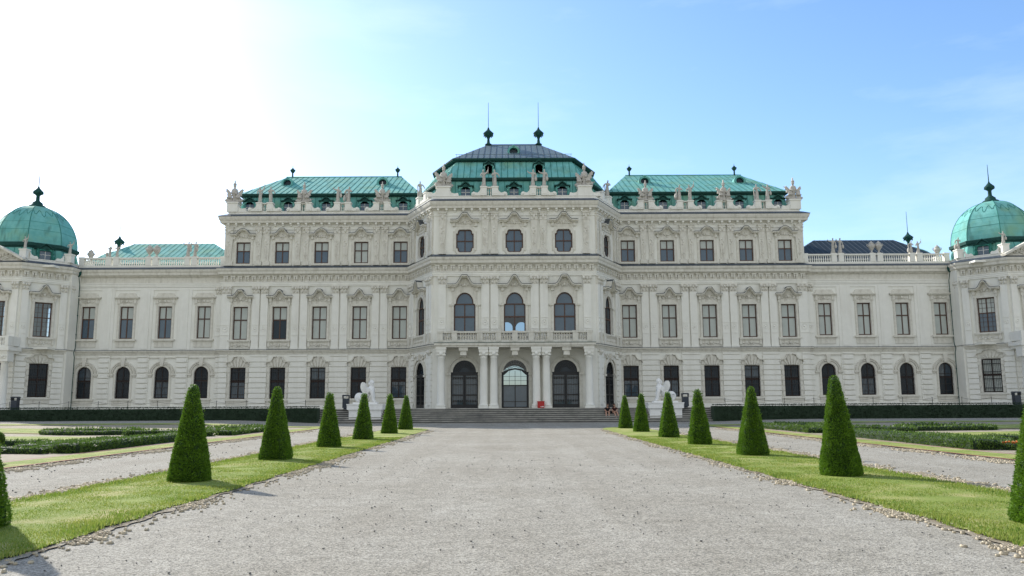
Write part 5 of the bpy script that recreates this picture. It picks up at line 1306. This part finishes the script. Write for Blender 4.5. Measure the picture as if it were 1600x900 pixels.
for side, x, ys in (('left', -7.15, [10.6, 17.25, 24.0, 30.95, 37.85, 45.3, 52.5]), ('right', 7.02, [10.6, 17.8, 24.85, 31.5, 38.2, 46.0, 52.7])):
    for i, y in enumerate(ys):
        kind = 'square' if i % 2 == 0 else 'round'; lod = 'near' if i < 3 else 'far'
        xx = x-.14 if (i == 0 and side == 'left') else x-.34 if i == 0 else x+(.12 if side == 'left' else -.16) if i == 1 else x+rnd.uniform(-.06, .06)
        root = empty('topiary_tree', (xx, y, .03), rnd.choice((0, math.pi/2, math.pi)) if kind == 'square' else rnd.uniform(0, 6))
        root.rotation_euler.x = R(rnd.uniform(-1.2, 1.2)); root.rotation_euler.y = R(rnd.uniform(-1.2, 1.2))
        s_ = rnd.uniform(.97, 1.03); root.scale = (s_, s_, s_*rnd.uniform(.98, 1.02)*(.95 if (i == 1 and side == 'left') else 1))
        nth = {0: 'nearest the camera', 6: 'farthest from the camera'}.get(i, '%s from the front' % ordn[i])
        tag(root, 'dark green yew clipped into a %s, %s in the %s row' % ('square pyramid' if kind == 'square' else 'round cone', nth, side), 'topiary', 'clipped yew cones lining the gravel walk')
        for nm, me in zip(('crown', 'trunk'), TM[kind, lod]):
            c_ = bpy.data.objects.new(nm, me); COL.objects.link(c_); c_.parent = root
# tall dark hedges
for sx, sn in ((-1, 'left'), (1, 'right')):
    rr = random.Random(11+sx); mb = MB(); x0, x1 = sorted((sx*17.6, sx*46.7)); H = 1.47; y0, y1 = 72.15, 73.3
    mb.mi = 1; nx = 120; vs = []; fs = []
    sec = [(y0+.05, 0), (y0+.05, H*.5), (y0+.08, H-.10), (y1-.03, H-.10), (y1-.03, 0)]
    for i in range(nx+1):
        x = x0+(x1-x0)*i/nx
        for y, z in sec: vs.append((x, y+.05*noise.noise(Vector((x*1.5, z*2, y))), z+(.03*noise.noise(Vector((x*1.1, y, 4))) if z > 1 else 0)))
    for i in range(nx):
        for k in range(4): fs.append((i*5+k, i*5+k+1, (i+1)*5+k+1, (i+1)*5+k))
    fs += [tuple(range(5)), tuple(nx*5+k for k in range(5))]; mb.add(vs, fs); mb.mi = 0; pts = []
    for _ in range(16000):
        x = rr.uniform(x0, x1)
        if rr.random() < .75: pts.append((Vector((x, y0+.02, rr.uniform(.02, H))), Vector((0, -1, .1))))
        else: pts.append((Vector((x, rr.uniform(y0, y1), H-.02)), Vector((0, -.1, 1))))
    leafcloud(mb, pts, .09, rr, .5)
    tag(mb.build('hedge', [M['tall'], M['tallh']], fix=False), 'tall dark green clipped hedge %s of the stairway, below the terrace' % sn, 'hedge', 'tall hedges below the terrace')
# low box hedges
def catmull(pts, n):
    P = [Vector(p) for p in pts]; C = []
    for i in range(n+1):
        t = i/n*(len(P)-1); k = min(int(t), len(P)-2); u = t-k
        p0_ = P[max(0, k-1)]; p1_ = P[k]; p2_ = P[k+1]; p3_ = P[min(len(P)-1, k+2)]
        C.append(.5*((2*p1_)+(-p0_+p2_)*u+(2*p0_-5*p1_+4*p2_-p3_)*u*u+(-p0_+3*p1_-3*p2_+p3_)*u**3))
    return C
def low_hedge(pts, wd, h, lab, dens=260, flowers=0, seed=1, size=.07):
    rr = random.Random(seed); L_ = sum((Vector(pts[i+1])-Vector(pts[i])).length for i in range(len(pts)-1)); n = max(6, int(L_/.25)); C = catmull(pts, n)
    mb = MB(); mb.mi = 1; vs = []; fs = []
    sec = [(-.5, 0), (-.52, .6), (-.42, .93), (0, 1), (.42, .93), (.52, .6), (.5, 0)]; K = len(sec); fr_ = []
    for i, c_ in enumerate(C):
        d = (C[min(n, i+1)]-C[max(0, i-1)]).normalized(); nn = Vector((-d.y, d.x)); fr_.append((c_, nn, d))
        hh = h*(1+.16*noise.noise(Vector((c_.x*1.2, c_.y*1.2, seed)))); e = .75 if i in (0, n) else 1
        for a, z in sec: q = c_+nn*a*wd*e*(1+.12*noise.noise(Vector((c_.x*2, c_.y*2, a+seed)))); vs.append((q.x, q.y, gz(q.x, q.y)+z*hh*(.98 if e == 1 else .85)))
    for i in range(n):
        for k in range(K-1): fs.append((i*K+k, i*K+k+1, (i+1)*K+k+1, (i+1)*K+k))
    fs += [tuple(range(K)), tuple(n*K+k for k in range(K))]; mb.add(vs, fs); mb.mi = 0; P_ = []
    N = int(L_*(wd+2*h)*dens)
    for _ in range(N):
        i = rr.randrange(n); u = rr.random(); c_ = fr_[i][0].lerp(fr_[i+1][0], u); nn = fr_[i][1]
        k = rr.choice((0, 0, 1, 2, 3, 4, 5, 5)); v_ = rr.random(); a = sec[k][0]+(sec[k+1][0]-sec[k][0])*v_; z = sec[k][1]+(sec[k+1][1]-sec[k][1])*v_
        hh = h*(1+.16*noise.noise(Vector((c_.x*1.2, c_.y*1.2, seed)))); q = c_+nn*a*wd; P_.append((Vector((q.x, q.y, z*hh+gz(q.x, q.y))), Vector((nn.x*a*2, nn.y*a*2, .3+z)).normalized()))
    for e_, sg in ((0, -1), (n, 1)):
        c_, nn, d = fr_[e_]
        for _ in range(int(wd*h*dens*2.5)): a = rr.uniform(-.5, .5); q = c_+nn*a*wd*.8+d*sg*.03; P_.append((Vector((q.x, q.y, gz(q.x, q.y)+rr.uniform(.02, h*.85))), Vector((d.x*sg, d.y*sg, .2)).normalized()))
    leafcloud(mb, P_, size, rr, .6)
    if flowers:
        mb.mi = 2
        for _ in range(flowers): i = rr.randrange(n); c_ = fr_[i][0]+fr_[i][1]*rr.uniform(-.4, .4)*wd; mb.blob((c_.x, c_.y, h+.04), .04, .04, .035, 5, 3)
    return tag(mb.build('box_hedge', [M['boxl'], M['boxcore'], M['flower']], fix=False), lab, 'low hedge', 'low box hedges of the parterres')
HS = [
 ([(16.9, 28.3), (17.0, 31), (17.2, 35), (17.3, 40)], .9, .36, 'long low box hedge beside the lawn border, nearest the gravel walk'),
 ([(17.5, 28.1), (19.0, 28.4), (21.5, 28.2), (23.2, 27.4)], .5, .22, 'low box hedge turning outward along the front of the bed'),
 ([(18.3, 29.6), (18.5, 34), (18.6, 39)], .9, .24, 'loose low planting just behind the long border hedge'),
 ([(19.9, 31.0), (20.2, 34), (19.9, 37.6)], .8, .20, 'short band of low planting in the middle of the bed'),
 ([(17.6, 43.4), (20, 44.6), (22.5, 44.4)], .7, .30, 'arched low box hedge across the middle of the garden'),
 ([(17.2, 44.5), (17.3, 48), (17.2, 54)], .8, .28, 'long low box hedge beside the lawn border, farther stretch'),
 ([(34, 49.4), (39, 49.8), (44, 49.4)], 1.2, .65, 'dark straight box hedge far out at the back of the garden'),
 ([(38, 57), (46, 57.5), (54, 57)], 1.0, .5, 'outermost far box hedge beside the back lawn band'),
 ([(20.8, 30.6), (22.4, 31.0), (23.2, 32.6), (22.2, 34.2), (20.9, 34.0)], .5, .22, 'hooked low box hedge curling round bare gravel in the bed'),
 ([(22.5, 46.6), (26, 46.0), (28.6, 47.6), (27, 49.8), (24, 49.4)], .6, .26, 'curled low box hedge behind the arched one'),
 ([(30.5, 44.6), (33.5, 45.2), (35, 46.8), (38.5, 46.6)], .6, .28, 'wavy low box hedge far out between two lawn bands'),
 ([(24.6, 28.4), (27.5, 29.2), (30.2, 28.0)], .6, .26, 'short low box hedge near the front on the outer part of the bed'),
 ([(18.6, 48.6), (20.0, 50.6), (19.4, 53.4), (18.4, 55)], .8, .28, 'twisting low box hedge at the far inner corner'),
 ([(30, 36.6), (34, 37.4), (38, 36.4), (42, 36.8)], .8, .34, 'wavy low box hedge in front of the broad lawn scroll'),
 ([(25.2, 36.4), (26.4, 36.9), (27.6, 36.6)], .9, .42, 'stubby box clump beside the curved brick edging'),
]
for sx, sn in ((-1, 'left'), (1, 'right')):
    for j, (pts, wd, h, lab) in enumerate(HS):
        P_ = [(sx*(a-1.2), b+(.8 if sx > 0 else 0)*math.sin(a)) for a, b in pts]
        low_hedge(P_, wd, h, '%s, %s side' % (lab, sn), 240 if pts[0][1] < 38 else 110, 60 if (sx > 0 and j == 1) else 0, j+20*sx+40, .075 if pts[0][1] < 38 else .12)
    # round shrubs
    for j, (x, y, r_, lab) in enumerate([(15.2, 22.9, .5, 'near'), (21.6, 33.6, .36, 'small'), ] if sx < 0 else [(16.6, 24.9, .42, 'near'), (22.9, 34.6, .42, 'small')]):
        rr = random.Random(j+5); mb = MB(); mb.mi = 1; mb.blob((0, 0, r_*.75), r_*.92, r_*.92, r_*.8, 14, 9); mb.mi = 0; pts = []
        for _ in range(2600):
            d = Vector((rr.gauss(0, 1), rr.gauss(0, 1), rr.gauss(0, 1))).normalized(); pts.append((Vector((d.x*r_*.95, d.y*r_*.95, max(.02, r_*.75+d.z*r_*.82))), d))
        leafcloud(mb, pts, .08, rr, .6); o = mb.build('shrub', [M['boxl'], M['boxcore']], fix=False); o.location = (sx*x, y, 0)
        tag(o, '%s rounded green shrub standing alone in the %s garden bed' % (lab, sn), 'shrub', 'round shrubs in the beds')

# grass blades near the camera
def grass(name, taper, y0, y1, n, lab, seed, hh=.026):
    rr = random.Random(seed); vs = []; fs = []
    while len(fs) < n:
        y = y0+(y1-y0)*rr.random()**1.6; u, v = taper(y); x = rr.uniform(u-.1, v+.1)
        e = min(x-(u+wob(u, y, 1.1, .14)), (v+wob(v+40, y, 1.1, .14))-x)
        if e < -.06 or (e < .08 and rr.random() < .45): continue
        dn = noise.noise(Vector((x*1.3, y*1.3, 7)))
        if dn < -.4 and rr.random() < .4: continue
        h = hh*rr.uniform(.5, 1.3)*(1+.8*dn)*(1.5 if e < .12 else 1); a = rr.random()*6.28; w_ = .004+.0006*y
        dx, dy = math.cos(a)*w_, math.sin(a)*w_; lx, ly = rr.gauss(0, h*.45), rr.gauss(0, h*.45); b = len(vs)
        vs += [(x-dx, y-dy, .03), (x+dx, y+dy, .03), (x+lx, y+ly, .045+h)]; fs.append((b, b+1, b+2))
    mb = MB(); mb.add(vs, fs); return tag(mb.build(name, M['blade'], fix=False), lab, 'grass', None, 'stuff')
grass('grass', tapL, 8.2, 40, 100000, 'short sunlit grass under the left row of clipped yews', 1)
grass('grass', tapR, 8.2, 40, 100000, 'short sunlit grass under the right row of clipped yews', 2)
# cobble and pebble bands
def cobbles(fn, n, lab, seed, m='pebble', s0=.025):
    rr = random.Random(seed); mb = MB(); mb.mi = 0
    base = MB(); base.blob((0, 0, 0), 1, 1, 1, 7, 5)
    for _ in range(n):
        x, y = fn(rr); s_ = s0*rr.uniform(.5, 1.35)*(1+.012*y); a = rr.random()*3.14; c_, q = math.cos(a), math.sin(a); sx_, sy_, sz_ = s_*rr.uniform(.8, 1.5), s_*rr.uniform(.7, 1), s_*rr.uniform(.5, .85)
        mb.smooth = True
        mb.add([(x+vx*sx_*c_-vy*sy_*q, y+vx*sx_*q+vy*sy_*c_, .010+sz_*.15+vz*sz_) for vx, vy, vz in base.v], base.f)
    return tag(mb.build('cobbles', M[m], fix=False), lab, 'stones', None, 'stuff')
def bandf(x0, w_, y0, y1, patch=None):
    def fn(rr):
        while True:
            y = y0+(y1-y0)*rr.random()**1.7; x = x0+wob(x0, y, 1.1, .14)+rr.gauss(0, w_)
            if patch is None or noise.noise(Vector((y*.5, x0, 2))) > patch or rr.random() < .12: return x, y
    return fn
cobbles(bandf(-8.85, .17, 9, 50, -.1), 3600, 'grey cobble edging along the outer side of the left yew strip', 1)
cobbles(bandf(8.72, .19, 9, 50, -.1), 4200, 'pale cobble edging along the outer side of the right yew strip', 2)
cobbles(bandf(-5.42, .17, 8, 50, .05), 1500, 'patchy stone edging between the main walk and the left yew strip', 3)
cobbles(bandf(5.33, .17, 8, 50, .0), 2300, 'patchy stone edging between the main walk and the right yew strip', 4)
cobbles(bandf(-13.0, .20, 15, 52, 0), 2000, 'stone edging between the left side path and the border lawn', 5)
cobbles(bandf(13.0, .20, 15, 52, 0), 2600, 'pale stone edging between the right side path and the border lawn', 6)
cobbles(lambda rr: (rr.uniform(-5.2, 5.2), 3.2+22*rr.random()**1.8), 1200, 'loose small stones scattered over the gravel walk', 7, 'pebbled', .009)
cobbles(lambda rr: (rr.choice((-1, 1))*rr.uniform(9.2, 12.6), 10+26*rr.random()**1.5), 220, 'loose small stones on the side paths', 8, 'pebbled', .012)

# ================================================================== SMALL THINGS
# rope barrier posts on the terrace
for sx, sn in ((-1, 'left'), (1, 'right')):
    xs = [19.5+2.75*i for i in range(12)]
    for i, a in enumerate(xs):
        mb = MB(); mb.lathe((0, 0, 0), [(.10, 0), (.10, .04), (.022, .06), (.022, .8), (.035, .82), (.0, .88)], 8)
        if i < len(xs)-1:
            q = [(sx*2.75*j/8, 0, .76-.16*math.sin(math.pi*j/8)) for j in range(9)]
            for j in range(8): mb.tube(q[j], q[j+1], .014, 4)
        o = mb.build('barrier_post', M['iron']); o.location = (sx*a, 75.5, GZ-.02)
        tag(o, 'thin dark chain post on the %s terrace behind the hedge' % sn, 'barrier post', 'chain posts along the %s terrace' % sn)
# lantern-like bins
for x, y, lab in ((-15.55, 74.6, 'dark metal bin beside the left sphinx plinth'), (15.6, 74.6, 'dark metal bin beside the right sphinx plinth'), (-46.3, 75.2, 'dark blue bin at the left end of the hedge by the domed pavilion'), (46.4, 75.2, 'dark blue bin at the right end of the hedge by the domed pavilion')):
    r_ = empty('litter_bin', (x, y, GZ-.02)); tag(r_, lab, 'bin', 'dark litter bins on the terrace')
    mb = MB(); mb.wbox(-.28, .28, -.24, .24, .12, .98); mb.wbox(-.2, .2, -.16, .16, 0, .12); mb.build('body', M['binm'], r_)
    mb = MB(); mb.fr = Fr(); mb.prism([(-.34, 1.2), (.34, 1.2), (.26, 1.32), (-.26, 1.32)], -.3, .3); mb.wbox(-.30, -.26, -.26, .26, .98, 1.2); mb.wbox(.26, .30, -.26, .26, .98, 1.2); mb.build('hood', M['binm'], r_)
# red box by the portico columns
r_ = empty('red_box', (2.37, 75.25, GZ)); tag(r_, 'small red box with white marks standing before the right pair of portico columns', 'box')
mb = MB(); mb.wbox(-.32, .32, -.2, .2, .04, .58); mb.wbox(-.27, .27, -.16, .16, 0, .04); mb.build('body', M['red'], r_)
mb = MB(); mb.wbox(-.34, .34, -.22, .22, .58, .64); mb.build('lid', M['red'], r_)
mb = MB(); mb.wbox(.06, .26, -.206, -.2, .12, .17); mb.wbox(-.04, .02, -.206, -.2, .1, .15); mb.wbox(.0, .24, -.206, -.2, .08, .10); mb.build('marking', M['white'], r_)
# two people sitting on the steps
def person(x, y, z, lean, m_top, lab, turn, legx, head):
    root = empty('person', (x, y, z), turn); tag(root, lab, 'person', 'people sitting on the steps')
    L_ = lean
    V = [(0, .0, .12, (.17, .14)), (0, -.06-.1*L_, .32, (.15, .12)), (0, -.14-.22*L_, .52, (.19, .12)), (0, -.17-.26*L_, .60, (.08, .08)), (0, -.20-.30*L_, .67, .055), (head[0], -.26-.34*L_, .78, (.095, .105)), (head[0], -.25-.33*L_, .88, (.07, .08))]
    E = [(0, 1), (1, 2), (2, 3), (3, 4), (4, 5), (5, 6)]
    for s_ in (-1, 1):
        b = len(V); V += [(s_*.11, -.02, .10, .095), (s_*.13+legx*.5, -.46, .16, .075), (s_*.13+legx, -.55, -.08, .055), (s_*.12+legx*1.3, -.58, -.32, .038), (s_*.12+legx*1.3, -.72, -.36, .035)]
        E += [(0, b), (b, b+1), (b+1, b+2), (b+2, b+3), (b+3, b+4)]
        b = len(V); V += [(s_*.2, -.15-.22*L_, .52, .06), (s_*.25, -.3-.15*L_, .32, .045), (s_*.12, -.48, .24, .033), (s_*.05, -.54, .22, .03)]
        E += [(2, b), (b, b+1), (b+1, b+2), (b+2, b+3)]
    me = skin(V, E, 2, 0); mb = MB(); mb.addmesh(me)
    hx, hy, hz = head[0], -.26-.34*L_, .80
    mb.blob((hx, hy-.105, hz), .018, .025, .025, 6, 4); 
    for s_ in (-1, 1): mb.blob((hx+s_*.1, hy, hz), .015, .025, .03, 6, 4); mb.blob((hx+s_*.035, hy-.09, hz+.025), .016, .012, .01, 6, 4)
    mb.blob((hx, hy-.095, hz-.045), .028, .012, .008, 6, 4)
    for s_ in (-1, 1):
        for q in range(4): mb.tube((s_*.05+(q-1.5)*.018, -.55, .22), (s_*.05+(q-1.5)*.02-s_*.01, -.60-.01*(q % 2), .185), .009, 5, .007)
        mb.tube((s_*.05-s_*.035, -.54, .225), (s_*.02-s_*.03, -.575, .215), .010, 5, .008)
    mb.build('body', M['skin'], root)
    # shirt and shorts follow the body
    V2 = [(0, .0, .12, (.185, .155)), (0, -.06-.1*L_, .32, (.165, .135)), (0, -.14-.22*L_, .52, (.20, .135)), (0, -.165-.25*L_, .585, (.10, .09))]; E2 = [(0, 1), (1, 2), (2, 3)]
    for s_ in (-1, 1):
        b = len(V2); V2 += [(s_*.2, -.15-.22*L_, .52, .075), (s_*.24, -.26-.17*L_, .38, .065)]; E2 += [(2, b), (b, b+1)]
    mb = MB(); mb.addmesh(skin(V2, E2, 2, 0)); mb.build('shirt', m_top, root)
    V3 = [(0, .0, .10, (.19, .16))]; E3 = []
    for s_ in (-1, 1): b = len(V3); V3 += [(s_*.11, -.04, .10, .115), (s_*.125+legx*.3, -.28, .14, .1)]; E3 += [(0, b), (b, b+1)]
    mb = MB(); mb.addmesh(skin(V3, E3, 2, 0)); mb.build('shorts', M['cloth'], root)
    mb = MB(); mb.blob((hx, hy+.03, hz+.05), .115, .115, .11, 10, 7); mb.blob((hx, hy+.07, hz-.06), .085, .06, .12, 8, 6); mb.build('hair', M['hair'], root)
    for s_ in (-1, 1): mb = MB(); mb.blob((s_*.12+legx*1.3, -.66, -.385), .05, .13, .045, 8, 6); mb.build('shoe', M['shoe'], root)
sz = GZ*4/7
person(8.35, 74.15, sz, .9, M['cloth'], 'person in black sitting on the steps with bare legs and forearms on the knees', 0, -.02, (0, 0))
person(8.9, 74.1, sz-.0, 1.0, M['cloth2'], 'person in dark red leaning left on the steps, legs stretched to the right', R(12), .14, (-.12, 0))
